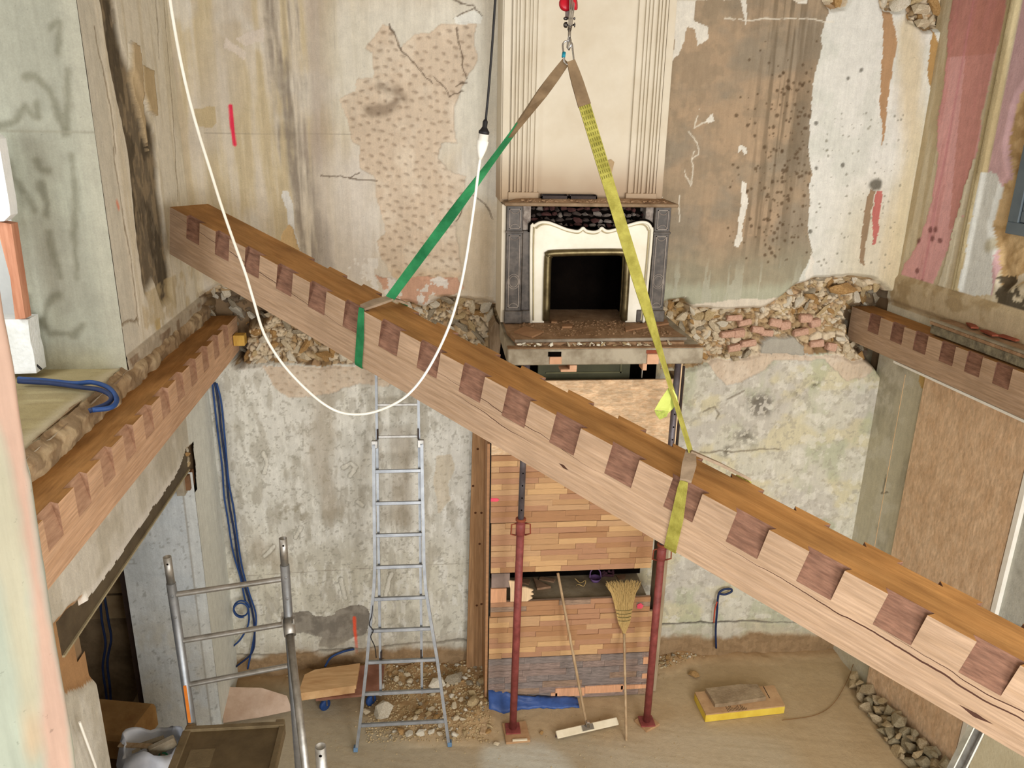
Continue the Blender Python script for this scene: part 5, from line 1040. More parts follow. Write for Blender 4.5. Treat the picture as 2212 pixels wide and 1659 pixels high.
# red adjustable props
def prop(base, top_, zc, label, ztop, blk=None):
    b = np.array(base, float); a = np.array(top_, float); d = nrm(a-b); t = thing('steel_prop', label, 'prop', b, group='red adjustable props')
    at = lambda z: b+d*((z-b[2])/d[2])
    MB().tube([at(.035), at(zc)], .030, 16).build('outer_tube', REDPROP, t, smooth=True)
    MB().tube([at(zc), at(ztop)], .0235, 16).build('inner_tube', GALV, t, smooth=True)
    MB().lathe([(.031, 0), (.036, .003), (.036, .10), (.031, .103)], at(zc-.12), d, 16).build('collar', REDPROP, t, smooth=True)
    MB().lathe([(.03, 0), (.04, .004), (.04, .018), (.03, .02)], at(zc), d, 16).build('nut', FLAP, t, smooth=True)
    for s_ in (-1, 1): MB().tube([at(zc-.02)+np.array([s_*.034, -.005, 0]), at(zc-.02)+np.array([s_*.07, -.02, 0]), at(zc-.10)+np.array([s_*.074, -.02, 0]), at(zc-.12)+np.array([s_*.036, -.005, 0])], .006, 6).build('handle', FLAP, t, smooth=True)
    c = MB()
    for k in range(12):
        z_ = zc+.10+.1*k
        if z_ < ztop-.05: c.lathe([(.006, 0), (.006, .002)], at(z_)+np.array([0, -.0235, 0]), (0, -1, 0), 8)
    c.build('pin_holes', SOOT_SHADOW, t)
    MB().bb((b[0]-.06, b[1]-.06, .022), (b[0]+.06, b[1]+.06, .034)).build('foot_plate', REDPROP, t)
    MB().bb((at(ztop)[0]-.06, at(ztop)[1]-.06, ztop), (at(ztop)[0]+.06, at(ztop)[1]+.06, ztop+.010)).build('head_plate', REDPROP, t)
    return t
zcl = PY(1120, 1125, -.83)[2]; prop((.615, -.83, 0), (.645, -.83, 2.6), zcl, 'red adjustable steel prop standing left of the slot, on a wooden pad', 3.2)
zcr = PY(1423, 1180, -.83)[2]; prop((1.745, -.83, 0), (1.742, -.83, 3.1), zcr, 'red adjustable steel prop standing right of the straw broom, on a wooden pad', 3.2)
MB_ = MB().bb((1.60, -.90, 3.205), (1.86, -.76, 3.222)); 
for base, r_, s_, lab_ in (((.64, -.86), .06, (.20, .22), 'square chipboard pad under the left red prop'), ((1.75, -.83), .5, (.15, .15), 'small square wooden pad under the right red prop')):
    tag(MB().box((base[0], base[1], .011), (*s_, .022), Euler((0, 0, r_)).to_matrix(), bev=.002).build('wooden_pad', mat('pad_wood', (186, 150, 112), (160, 124, 88))), lab_, 'pad')
tag(MB().bb((.60, -.97, .022), (.72, -.955, .034)).build('thin_batten', CREAMW), 'thin white batten lying on the left prop pad', 'batten')
tag(MB().box((.38, -.80, .02), (.055, .13, .02), Euler((0, 0, -.2)).to_matrix(), bev=.002).build('wooden_block', POLE), 'flat pale wood offcut lying left of the left prop pad', 'offcut')
c = MB(); rs = np.random.RandomState(3)
for k, (px, py, w, h) in enumerate(((1228, 800, .11, .018), (1238, 793, .05, .03), (1392, 792, .03, .05))):
    q = PY(px, py, -.99); tag(MB().bb((q[0]-w/2, -1.0, q[2]-h/2), (q[0]+w/2, -.90, q[2]+h/2), bev=.002).build('timber_wedge', MATS['pink_pine']), ['lower flat pine wedge hanging under the concrete slab', 'upper pine wedge tucked under the concrete slab', 'pine stub poking below the concrete slab at its right'][k], 'wedge')
# push broom with white head, leaning on the panels
hq0 = PZ(1267, 1566, .065); hq1 = PY(1205, 1238, YP-.03)
t = thing('push_broom', 'push broom with a long wooden pole and a flat cream head on the floor', 'broom', (hq0[0], hq0[1], 0), group='brooms')
MB().tube([hq0, hq1], .0115, 10).build('pole', POLE, t, smooth=True)
e0, e1 = PZ(1202, 1590, .035), PZ(1334, 1560, .035); ev = nrm(e1-e0); en = nrm(np.cross(ev, [0, 0, 1])); Lh = np.linalg.norm(e1-e0); tl = .55
Rh = np.array([ev, -en*math.cos(tl)+np.array([0, 0, 1])*math.sin(tl), nrm(np.cross(ev, -en*math.cos(tl)+np.array([0, 0, 1])*math.sin(tl)))]).T
MB().box((e0+e1)/2+np.array([0, 0, .012]), (Lh, .062, .022), Rh, bev=.008).build('head', CREAMW, t)
c = MB()
for i in range(90):
    s_ = i/89; p = e0+(e1-e0)*s_+np.array([0, .012, .012]); c.tube([p, p+np.array([random.uniform(-.003, .003), .012, -.046])], .004, 4)
o = c.build('bristles', mat('purple_bristles', (74, 44, 70))); tag(o, kind='stuff')
c = MB().box((e0+e1)/2+np.array([0, -.005, .045]), (.03, .03, .07), bev=.004).box((e0+e1)/2+np.array([0, -.012, .028]), (.10, .045, .008), Rh); c.build('bracket', STEEL, t)
# straw broom standing on its handle end, bristles up
s0 = PZ(1353, 1600, 0.0); s1 = PY(1348, 1365, YP-.08); s2 = PY(1347, 1258, YP-.03); t = thing('straw_broom', 'straw broom standing upside down on its wooden handle', 'broom', s0, group='brooms')
MB().tube([s0, s1], .0105, 10).build('handle', POLE, t, smooth=True)
MB().lathe([(.012, 0), (.018, .03), (.014, .05)], s1-np.array([0, 0, .02]), nrm(s2-s1), 10).build('binding', STRAW, t, smooth=True)
dv_ = nrm(s2-s1); Lb = np.linalg.norm(s2-s1)
def brp(s, a, fr_=0):
    w = np.interp(s, [0, .18, .45, .75, 1.0], [.012, .048, .070, .095, .140]); return s1+dv_*Lb*s+np.array([a*w, math.sqrt(max(0, 1-a*a))*fr_*.02-.005, 0])
c = MB()
for i in range(420):
    a = random.uniform(-1, 1); f_ = random.choice([-1, 1])*random.random(); e_ = random.uniform(.88, 1.05); 
    p = [brp(0, a, f_), brp(.2, a, f_), brp(.5, a, f_), brp(.78, a+random.uniform(-.05, .05), f_), brp(e_, a*1.0+random.uniform(-.18, .18), f_)]
    c.tube(p, [.0022, .0022, .002, .0016, .0010], 3, caps=False)
o = c.build('straw', STRAW, t, fix=False); tag(o, kind='stuff')
for s_ in (.26, .33, .40, .47):
    c = MB().tube([brp(s_, math.cos(q), 0)+np.array([0, math.sin(q)*.024, 0]) for q in [2*math.pi*i/24 for i in range(25)]], .0022, 5); c.build('stitching', mat('dark_twine', (110, 104, 62)), t)
# blue tarp
P = [PY(x, y, -.56) for x, y in ((1054, 1496), (1066, 1493), (1085, 1500), (1110, 1505), (1135, 1512), (1170, 1520), (1250, 1518), (1250, 1524), (1160, 1527), (1105, 1533), (1085, 1527), (1065, 1526), (1054, 1520))]
U_ = np.linspace(0, 1, 26); c = MB(); vs = []; NU, NV = 26, 7
for i in range(NU):
    s_ = i/(NU-1); x = .435+s_*.78; h = .115*(1-s_)**1.2+.012
    for j in range(NV):
        q = j/(NV-1); vs.append((x, -.485-.10*(1-q)-.03*math.sin(9*s_+4*q)*(1-s_)-.02*random.random(), .004+h*q+.012*random.random()*(q > 0)))
c.add(vs, [(i*NV+j, (i+1)*NV+j, (i+1)*NV+j+1, i*NV+j+1) for i in range(NU-1) for j in range(NV-1)])
o = c.build('blue_tarp', TARP, smooth=True); tag(o, 'crumpled blue plastic tarp at the foot of the parquet panels', 'tarp'); sm = o.modifiers.new('thick', 'SOLIDIFY'); sm.thickness = .004
# ================================================================== LADDER
LB = np.array([0, -.95, 0.]); LV = nrm([0, .9, 3.25]); LN = np.cross([1, 0, 0], LV)
def lad(px, py, off=0): return onp(px, py, LB+LN*off, LN)
t = thing('extension_ladder', 'aluminium extension ladder with flared feet leaning on the back wall', 'ladder', (-.29, -.95, 0))
tl_ = lambda x, s, off=0: LB+np.array([x, 0, 0])+LV*s+LN*off
def rail(xs, off=0, w=.024, d=.05, s0=None):
    c = MB(); P = [tl_(x, s, off) for x, s in xs]; c.ribbon(P, [np.array([1., 0, 0])]*len(P), w, d); return c
fl_l = [(-.650, .0), (-.600, .35), (-.552, .75), (-.515, 1.1), (-.490, 1.32), (-.480, 1.5), (-.478, 2.0), (-.474, 2.46)]
fl_r = [(.087, .0), (.045, .35), (.0, .72), (-.05, 1.05), (-.085, 1.30), (-.095, 1.5), (-.098, 2.0), (-.10, 2.46)]
rail(fl_l).build('lower_rail', ALU, t); rail(fl_r).build('lower_rail', ALU, t)
rail([(-.455, .42), (-.450, 3.42)], -.055, .02, .04).build('upper_rail', ALU, t); rail([(-.125, .42), (-.122, 3.42)], -.055, .02, .04).build('upper_rail', ALU, t)
fx = lambda a, s: np.interp(s, [q[1] for q in a], [q[0] for q in a])
for i in range(10):
    s_ = .205+.2546*i
    if i < 9:
        xa, xb = fx(fl_l, s_)+.01, fx(fl_r, s_)-.01; MB().box((tl_(xa, s_)+tl_(xb, s_))/2, (xb-xa, .028, .028), Euler((-.27, 0, 0)).to_matrix(), bev=.003).build('rung', ALU, t)
for s_ in (2.507, 2.76, 3.02, 3.27): MB().box((tl_(-.45, s_, -.055)+tl_(-.125, s_, -.055))/2, (.33, .022, .022), Euler((-.27, 0, 0)).to_matrix(), bev=.003).build('rung', ALUD, t)
for x in (-.468, -.108): MB().box(tl_(x, 2.455, -.01), (.05, .07, .06), Euler((-.27, 0, 0)).to_matrix(), bev=.003).build('guide_bracket', ALUD, t)
for x in (-.445, -.128):
    MB().box(tl_(x, .74, -.04), (.012, .05, .09), Euler((-.27, 0, 0)).to_matrix()).build('rung_hook', CHARC, t); MB().box(tl_(x, 2.53, -.035), (.012, .05, .08), Euler((-.27, 0, 0)).to_matrix()).build('rung_hook', CHARC, t)
for x in (-.655, .092): MB().box(tl_(x, .018), (.034, .06, .036), Euler((-.27, 0, 0)).to_matrix(), bev=.003).build('foot', mat('blue_grey_foot', (110, 140, 170), (90, 120, 150)), t)
MB().tube([tl_(-.50, 1.2, .02), tl_(-.51, 1.1, .03), tl_(-.53, 1.03, .03), tl_(-.50, .98, .03), tl_(-.52, .93, .03), tl_(-.49, .85, .03), tl_(-.48, .76, .03)], .004, 6, smooth=4).build('tie_cord', BLACKP, t, smooth=True)

# ================================================================== SCAFFOLD FRAME
def pd(px, py, dist): return CAM+ray(px, py)*(dist/FPX)
YS = -2.05
t = thing('mobile_scaffold', 'aluminium mobile scaffold end frame with three rungs and open tube tops', 'scaffold', (-1.2, YS, 0))
posts = []
for (px, py) in ((361, 1203), (611, 1163)):
    p = PY(px, py, YS); b = np.array([p[0]+(0.03 if px < 400 else -.02), YS, 0.0]); posts.append((p, b))
    z1 = p[2]; at = lambda z: b+(p-b)*(z/z1)
    MB().pipe(at(z1), at(z1-.17), .0225, .0195, 20).build('spigot', ALUD, t, smooth=True)
    MB().pipe(at(z1-.17), at(0), .0262, .02, 20).build('post', ALU, t, smooth=True)
    MB().lathe([(.006, 0), (.006, .001)], at(z1-.035)+np.array([.004, -.0225, 0]), (0, -1, 0), 10).build('pin_hole', SOOT_SHADOW, t)
    for dz in (.24, .38): MB().lathe([(.009, 0), (.009, .003), (.004, .004)], at(z1-dz)+np.array([.006, -.0255, 0]), (0, -1, 0), 10).build('rivet', ALU, t)
for (a, b) in (((380, 1285), (605, 1250)), ((393, 1385), (610, 1347)), ((402, 1480), (622, 1437))):
    A, Bq = PY(*a, YS), PY(*b, YS); pa = posts[0][1]+(posts[0][0]-posts[0][1])*(A[2]/posts[0][0][2]); pb = posts[1][1]+(posts[1][0]-posts[1][1])*(Bq[2]/posts[1][0][2])
    c = MB().tube([pa+nrm(pb-pa)*.024, pb-nrm(pb-pa)*.024], .0165, 12); c.build('rung', ALUD, t)
q = posts[0]; z_ = 1.42; p_ = q[1]+(q[0]-q[1])*(z_/q[0][2]); MB().ribbon([p_+np.array([0, -.027, .17]), p_+np.array([0, -.027, -.10])], [np.array([1., 0, 0])]*2, .018, .002).build('orange_label', ORANGE, t)
# brace with its clamp
p0 = PY(622, 1345, YS-.03)+np.array([.006, -.02, 0]); p1 = pd(668, 1720, 4.15)
c = thing('scaffold_brace', 'dull aluminium brace tube hooked to the right scaffold post', 'brace', p0)
MB().tube([p0, p1], .0215, 14).build('tube', ALUD, c, smooth=True)
dd_ = nrm(p1-p0); MB().pipe(p0-dd_*.02+np.array([0, .012, 0]), p0+dd_*.075+np.array([0, .012, 0]), .034, .029, 16).build('hook_clamp', ALUD, c, smooth=True)
for s_ in (-1, 1): MB().box(p0+np.array([s_*.032, .01, .015]), (.008, .03, .05)).build('claw', ALUD, c)
# deck
t = thing('scaffold_deck', 'brown plywood scaffold deck with metal edge inside the frame', 'platform', (-1.2, -2.6, 1.3))
D = [PZ(412, 1562, 1.30), PZ(622, 1520, 1.30)]; xL, xR, yB = D[0][0], D[1][0], -2.09
MB().bb((xL, -3.3, 1.285), (xR, yB-.04, 1.300)).build('plywood', PLY, t)
MB().bb((xL-.015, yB-.045, 1.27), (xR+.012, yB-.01, 1.318), bev=.003).build('end_rail', mat('deck_rail', (128, 112, 84), (96, 82, 58), rough=.5), t)
MB().bb((xL-.025, -3.3, 1.25), (xL+.022, yB-.04, 1.312), bev=.003).build('side_rail', MATS['deck_rail'], t); MB().bb((xR-.018, -3.3, 1.25), (xR+.018, yB-.04, 1.312), bev=.003).build('side_rail', MATS['deck_rail'], t)
for x in (xL+.01, xR-.02): MB().box((x, yB-.01, 1.30), (.05, .05, .03), bev=.004).build('corner_hook', MATS['deck_rail'], t)
MB().bb((xL+.06, -2.42, 1.300), (xL+.20, -2.28, 1.302)).build('hatch_plate', mat('deck_patch', (120, 104, 76)), t)
pp_ = pd(692, 1612, 3.5); t = thing('scaffold_tube', 'open aluminium tube end standing at the bottom of the picture', 'scaffold tube', (pp_[0], pp_[1], 0))
MB().pipe(pp_, pp_-np.array([0, 0, .5]), .0245, .021, 22).build('spigot', ALUD, t, smooth=True); MB().pipe(pp_-np.array([0, 0, .17]), (pp_[0], pp_[1], 0), .028, .022, 22).build('post', ALU, t, smooth=True)
MB().lathe([(.007, 0), (.007, .001)], pp_+np.array([.002, -.0245, -.03]), (0, -1, 0), 10).build('pin_hole', SOOT_SHADOW, t)

# ================================================================== DOLLY, BOARDS, FLOOR CLUTTER
t = thing('transport_dolly', 'reddish brown board dolly on blue castors behind the ladder foot', 'dolly', (-.78, -.38, 0))
c = MB().prism([(-1.02, -.50), (-.48, -.46), (-.47, -.10), (-.58, -.08), (-1.0, -.12)], .125, .147, 2); c.build('board', mat('dolly_board', (158, 112, 92), (126, 84, 66)), t)
for (x, y) in ((-.955, -.46), (-.57, -.43), (-.56, -.15), (-.95, -.15)):
    c = MB().lathe([(.012, -.016), (.046, -.016), (.05, -.01), (.05, .01), (.046, .016), (.012, .016)], (x, y, .05), nrm([.7, -.7, 0]), 22); w = c.build('castor', BLUE, t, smooth=True)
    f_ = MB().bb((x-.03, y-.03, .115), (x+.03, y+.03, .125)).box((x, y, .088), (.012, .06, .07), Euler((0, 0, .8)).to_matrix()); o = f_.build('fork', STEEL); o.parent = w; v = None
    o.matrix_basis = MW[t.name].inverted() @ MW[o.name]
t = thing('stacked_boards', 'two pale laminated boards lying on the dolly', 'boards', (-.86, -.32, .148))
for k, (z, dx) in enumerate(((.149, 0), (.188, .012))): MB().prism([(-1.17+dx, -.52), (-.70+dx, -.45), (-.69+dx, -.16), (-1.06, -.22), (-1.14, -.28)], z, z+.038, 2).build('board', PINE, t)
c = MB().prism([(-1.28, -.62), (-1.13, -.60), (-1.10, -.50), (-1.06, -.20), (-1.25, -.28)], .149, .203, 2)
q = [PZ(x, y, .12) for x, y in ((484, 1488), (565, 1492), (620, 1505), (630, 1520), (560, 1530), (480, 1546))]
P_ = [(p[0], p[1], z) for p, z in zip(q, (.14, .15, .13, .05, .03, .05))]
c = MB().add(P_, [(0, 1, 4, 5), (1, 2, 3, 4)]); o = c.build('torn_cardboard', mat('pinkish_card', (212, 188, 168), (188, 160, 138)), smooth=False); tag(o, 'pinkish torn sheet of card lying behind the scaffold', 'cardboard'); sm = o.modifiers.new('thick', 'SOLIDIFY'); sm.thickness = .006
# blue cables
def cable(pts, r, m_, label, name='blue_cable', group=None):
    tag(MB().tube(pts, r, 8, smooth=6).build(name, m_, smooth=True), label, 'cable', group)
cl = lambda L_, y=-.05: [PY(x, yy, y) for x, yy in L_]
cable(cl([(459, 826), (462, 860), (470, 930), (480, 1010), (484, 1070), (492, 1120), (503, 1190), (520, 1250), (528, 1290), (537, 1320), (536, 1350), (520, 1380), (505, 1395)]), .008, BLUE, 'left strand of the blue cable bundle in the left corner')
cable(cl([(464, 826), (472, 870), (478, 930), (488, 1010), (494, 1080), (506, 1150), (516, 1220), (530, 1270), (545, 1320), (550, 1370), (544, 1410), (510, 1440)]), .009, DBLUE, 'dark middle strand of the blue cable bundle in the left corner')
cable(cl([(468, 828), (478, 870), (486, 950), (494, 1040), (505, 1100), (514, 1170), (524, 1230), (538, 1280), (553, 1330), (548, 1380), (535, 1445)]), .008, BLUE, 'right strand of the blue cable bundle in the left corner')
cc = PY(522, 1313, -.09); cable([cc+np.array([.065*math.cos(a)*(1-.08*a/6), -.004*a, .075*math.sin(a)*(1-.08*a/6)]) for a in [i*math.pi/8 for i in range(30)]], .0075, BLUE, 'round coil of blue cable hanging beside the scaffold rungs', 'cable_coil')
cable([PZ(702, 1440, .2), PZ(715, 1420, .22), PZ(740, 1408, .25), PZ(765, 1402, .27)], .010, BLUE, 'short blue cable arching out of the wall base behind the ladder')
zs = 3.435; cable([PZ(40, 818, zs), PZ(100, 822, zs), PZ(160, 828, zs), PZ(200, 826, zs), PZ(235, 838, zs), PZ(252, 862, zs-.01), PZ(240, 880, zs-.02), PZ(200, 886, zs-.02)], .013, BLUE, 'upper strand of blue cable looping over the left slab edge')
cable([PZ(40, 824, zs), PZ(110, 828, zs), PZ(170, 836, zs), PZ(215, 842, zs), PZ(240, 856, zs-.01), PZ(232, 872, zs-.02), PZ(192, 888, zs-.04)], .013, DBLUE, 'lower strand of blue cable looping over the left slab edge')
cable(cl([(218, 1300), (222, 1340), (232, 1390), (224, 1440), (230, 1500), (236, 1560)], -.9) if False else [PY(x, y, -.35) for x, y in ((216, 1290), (220, 1340), (228, 1390), (222, 1440), (228, 1490), (234, 1540))], .010, DBLUE, 'dark cable hanging left in the shaded store room')
cable([PY(x, y, -.35) for x, y in ((226, 1290), (234, 1340), (240, 1380), (232, 1430), (238, 1490), (240, 1540))], .010, DBLUE, 'dark cable hanging right in the shaded store room')
cable(cl([(1547, 1400), (1546, 1360), (1549, 1320), (1552, 1285), (1562, 1274), (1578, 1272), (1580, 1278), (1566, 1284), (1552, 1282)], -.05), .010, DBLUE, 'blue cable stub with a loop rising from the floor on the right')
cable(cl([(1542, 1345), (1544, 1320), (1549, 1300)], -.06), .006, mat('red_cable', (206, 84, 60)), 'thin red wire beside the blue cable stub on the right', 'red_wire')
cable([PY(x, y, -1.7) for x, y in ((30, 775), (52, 778), (75, 786), (90, 798))], .006, BLACKP, 'black wire ends poking out beside the upper opening', 'wire_ends')
cable([PZ(1845, 1430, .1), PZ(1830, 1470, .02), PZ(1800, 1520, .01), PZ(1760, 1545, .008), PZ(1690, 1556, .008)], .0025, mat('thin_brown_wire', (140, 100, 60)), 'thin brown wire curving over the floor on the right', 'thin_wire')
cable([rp(.6, 3.0, .24), rp(.56, 1.5, .20), rp(.53, .9, .15)], .0025, mat('beige_string', (214, 180, 136)), 'beige string hanging from the right wall beam', 'string')
# chipboard on the right wall
c = MB(); rbox(c, .56, 1.625, .05, 3.06, .005, .03, bev=.002); tag(c.build('chipboard_sheet', OSBR), 'tall sheet of brown chipboard standing against the right wall', 'board')
c = MB(); rbox(c, 1.64, 1.68, .05, 3.0, .0, .035); tag(c.build('edge_batten', WHITEP), 'thin white batten right of the chipboard sheet', 'batten')
c = MB(); rbox(c, 1.625, 1.64, .5, 1.75, .002, .006); tag(c.build('gap_shadow_strip', SOOT_SHADOW), 'narrow black strip standing in for the shadow between chipboard and grey wall', 'strip')  # shadow of the gap put in as a thin black strip
# insulated pine block with a broken concrete slab on it
z_ = .085; tp = [PZ(x, y, z_) for x, y in ((1501, 1495), (1525, 1543), (1696, 1524), (1672, 1480))]
t = thing('laminated_block', 'thick pine panel offcut with bright yellow edges lying on the floor', 'block', ((tp[0]+tp[2])/2*np.array([1, 1, 0])))
MB().prism([(p[0], p[1]) for p in tp], .004, z_-.012, 2).build('core', YELF, t); MB().prism([(p[0], p[1]) for p in tp], z_-.012, z_, 2).build('top_face', mat('dusty_pine_top', (196, 160, 120), (170, 134, 96)), t)
for k in range(3):
    a = tp[3]*(.35-.12*k)+tp[2]*0+tp[0]*0; s_ = .62+.12*k; p = tp[0]+(tp[3]-tp[0])*s_; q_ = tp[1]+(tp[2]-tp[1])*s_; d_ = (q_-p); c = MB().ribbon([p+d_*.02+np.array([0, 0, .0015]), p+d_*.6+np.array([0, 0, .0015])], [np.array([1., 0, 0])]*2, .006, .002); c.build('saw_kerf', CHARC, t)
c = MB()
for k in range(14): s_ = .28+.018*k; p = tp[1]+(tp[2]-tp[1])*s_; q_ = tp[0]+(tp[3]-tp[0])*s_; c.ribbon([p+np.array([0, 0, .001]), p+(q_-p)*random.uniform(.08, .3)+np.array([0, 0, .001])], [np.array([1., 0, 0])]*2, .003, .002)
tag(c.build('scratches', CHARC, t), kind='stuff')
sl = [PZ(x, y, .12) for x, y in ((1524, 1487), (1545, 1521), (1560, 1520), (1655, 1506), (1650, 1500), (1636, 1478), (1600, 1478))]
tag(MB().prism([(p[0], p[1]) for p in sl], z_+.001, z_+.036, 2).build('concrete_slab_piece', mat('slab_piece', (166, 146, 118), (136, 116, 90), bump=.6, scale=9)), 'broken grey concrete slab piece lying on the yellow-edged block', 'slab piece')
# metal stud, tile and blue bag at bottom right
P0_, P1_ = pd(2112, 1560, 5.1), pd(2052, 1680, 4.9); sd = nrm(P1_-P0_); P1_ = P0_+sd*1.5
t = thing('metal_stud', 'bright galvanised metal stud leaning at the bottom right corner', 'metal stud', P0_*np.array([1, 1, 0]))
w_ = nrm(np.cross(sd, fwd))*-1
for off, wd_ in ((0, .075),): MB().ribbon([P0_-sd*.5, P1_], [w_]*2, .085, .002).build('web', ALUD, t)
for s_ in (-1, 1): MB().ribbon([P0_-sd*.5+w_*s_*.043-fwd*.02, P1_+w_*s_*.043-fwd*.02], [fwd]*2, .045, .002).build('flange', STEEL, t); MB().ribbon([P0_-sd*.5+w_*s_*.038-fwd*.042, P1_+w_*s_*.038-fwd*.042], [w_]*2, .012, .002).build('lip', WHITEP, t)
c = MB(); rbox(c, 2.0, 2.9, .0, 1.5, .25, .275, bev=.002); tag(c.build('plasterboard_sheet', mat('cream_board', (216, 210, 182), (198, 190, 160), scale=3)), 'cream board standing on edge behind the metal stud, bottom right', 'board')
q = PZ(2050, 1645, .05); tag(put('blue_bag', rock_mesh('blue_bag', mat('dark_blue_plastic', (58, 74, 112), (44, 58, 92), rough=.5), 30, 77, .6), (q[0], q[1], .06), (.10, .08, .09), Euler((0, 0, 0))), 'small dark blue plastic bag beside the stone pile', 'bag')
# window on the right wall
t = thing('window_1', None, None, rp(1.05, 4.14), kind='structure'); 
for (u0_, u1_, z0_, z1_) in ((1.03, 2.2, 4.14, 4.22), (1.03, 1.12, 4.22, 6.0)): c = MB(); rbox(c, u0_, u1_, z0_, z1_, -.06, .02, bev=.004); c.build('window_frame', WINF, t)
for (u0_, u1_, z0_, z1_) in ((1.125, 2.2, 4.225, 4.30), (1.125, 1.20, 4.30, 6.0)): c = MB(); rbox(c, u0_, u1_, z0_, z1_, -.045, .01, bev=.004); c.build('sash', WINF, t)
c = MB(); rbox(c, 1.20, 2.2, 4.30, 6.0, -.04, -.034); c.build('pane', GLASSD, t); c = MB(); rbox(c, 1.0, 2.3, 4.1, 6.1, -.14, -.10); c.build('shutter', CHARC, t)
# marble ledge on the right
t = thing('marble_ledge', 'dusty grey marble hearth ledge on the right wall above the beam', 'ledge', rp(1.2, 3.35, .1))
c = MB(); rbox(c, .70, 2.4, 3.425, 3.455, .015, .20, bev=.008); c.build('top_slab', DUST, t)
c = MB(); rbox(c, .71, 2.4, 3.36, 3.425, .015, .19, bev=.004); c.build('moulded_edge', mat('mossy_marble', (138, 130, 106), (84, 78, 64), scale=16, bump=.4), t)
c = MB(); rbox(c, .70, 2.4, 3.452, 3.468, .17, .205, bev=.006); c.build('rounded_nosing', mat('worn_marble_edge2', (158, 148, 128), (120, 110, 90)), t)
for k, (u0_, o_) in enumerate(((.95, .05), (1.15, .08), (1.28, .04))): c = MB(); c.box(rp(u0_, 3.472, o_), (.14, .05, .012), Euler((0, 0, 1.2+.3*k)).to_matrix()); tag(c.build('terracotta_shard', FLAP), ['reddish shard on the ledge nearest the corner', 'middle reddish shard on the dusty right ledge', 'reddish shard on the right ledge nearest the frame edge'][k], 'shard')
# timber stud and white plaster beyond the upper opening
P = [PY(x, y, -1.75) for x, y in ((-10, 478), (24, 484), (55, 688), (33, 690), (22, 600))]
tag(MB().prism([(p[0], p[2]) for p in P], -1.75, -1.68).build('timber_stud', mat('fresh_stud', (206, 150, 122), (178, 120, 92), stretch=(9, 9, .6), scale=5)), 'fresh reddish timber stud standing beyond the upper opening', 'stud')
P = [PY(x, y, -1.72) for x, y in ((-20, 690), (60, 690), (66, 740), (72, 760), (79, 806), (-20, 810))]
tag(MB().prism([(p[0], p[2]) for p in P], -1.72, -1.60).build('white_block', mat('white_block_plaster', (240, 244, 246), (214, 218, 216), bump=.5)), 'white rough plaster block under the timber stud', 'block')
P = [PY(x, y, -1.78) for x, y in ((-60, 250), (-4, 300), (20, 440), (22, 465), (8, 478), (-60, 482))]
tag(MB().prism([(p[0], p[2]) for p in P], -1.78, -1.70).build('white_board', mat('bright_board', (244, 246, 248), (230, 234, 236))), 'bright white board above the timber stud at the left edge', 'board')
# steel lintel in the left wall
t = thing('steel_lintel', 'dark steel lintel across the lower doorway in the left wall', 'lintel', (XL-.06, -1.6, 2.30))
LINT = mat('dark_lintel', (96, 84, 64), (74, 62, 46), rough=.7, scale=5)
MB().bb((XL-.15, -2.75, 2.325), (XL-.028, -.60, 2.52)).build('web', LINT, t); MB().bb((XL-.16, -2.75, 2.318), (XL-.018, -.60, 2.330)).build('flange', mat('lintel_edge', (176, 164, 132)), t)
MB().bb((XL-.10, -.70, 2.16), (XL-.045, -.49, 2.56)).build('mortar_pocket', CONC, t)
tag(MB().bb((XL-.14, -.66, 2.18), (XL-.015, -.53, 2.30), bev=.004).build('bearing_block', mat('brown_block', (132, 98, 70), (104, 74, 50))), 'brown wooden bearing block under the lintel end', 'block')
for k in range(7): put('stone', SM[k], (XL-.05, -.60+.02*(k % 3), 2.36+.03*k), (.045, .05, .035), rrot(.5), Lo)
tag(MB().bb((-1.545, .0, 3.09), (-1.46, .09, 3.175), bev=.004).build('timber_packer', mat('yellow_timber', (214, 176, 90), (186, 146, 66), stretch=(5, 1, 1))), 'small yellow timber block packed beside the left beam end', 'block')
# jamb beam, box and bag near the lower doorway
q = [PZ(x, y, .55) for x, y in ((222, 1512), (284, 1500), (290, 1560), (234, 1572))]
t = thing('timber_baulk', 'heavy brown timber baulk lying inside the store room', 'timber', (-2.3, -1.2, .1)); MB().box((-2.42, -1.05, .42), (.5, .40, .22), Euler((0, 0, -.2)).to_matrix(), bev=.03).build('baulk', mat('baulk_wood', (170, 134, 84), (136, 100, 58), scale=4), t)
tag(MB().box((-2.55, -1.0, .155), (.5, .45, .3), bev=.01).build('storage_crate', mat('dark_crate', (96, 72, 48))), 'dark crate under the timber baulk', 'crate')
tag(MB().bb((-3.3, -.16, 1.02), (-2.40, -.125, 1.20), bev=.003).build('shelf_board', mat('shelf_wood', (160, 138, 104), (130, 106, 76))), 'upper horizontal plank on the store room end wall', 'plank')
tag(MB().bb((-3.3, -.16, .78), (-2.40, -.125, 1.0), bev=.003).build('shelf_board', MATS['shelf_wood']), 'lower horizontal plank on the store room end wall', 'plank')
tag(MB().bb((-2.40, -.60, .0), (-2.362, -.50, 2.2)).build('door_lining', CHARC), 'dark narrow timber lining at the back edge of the doorway', 'lining')
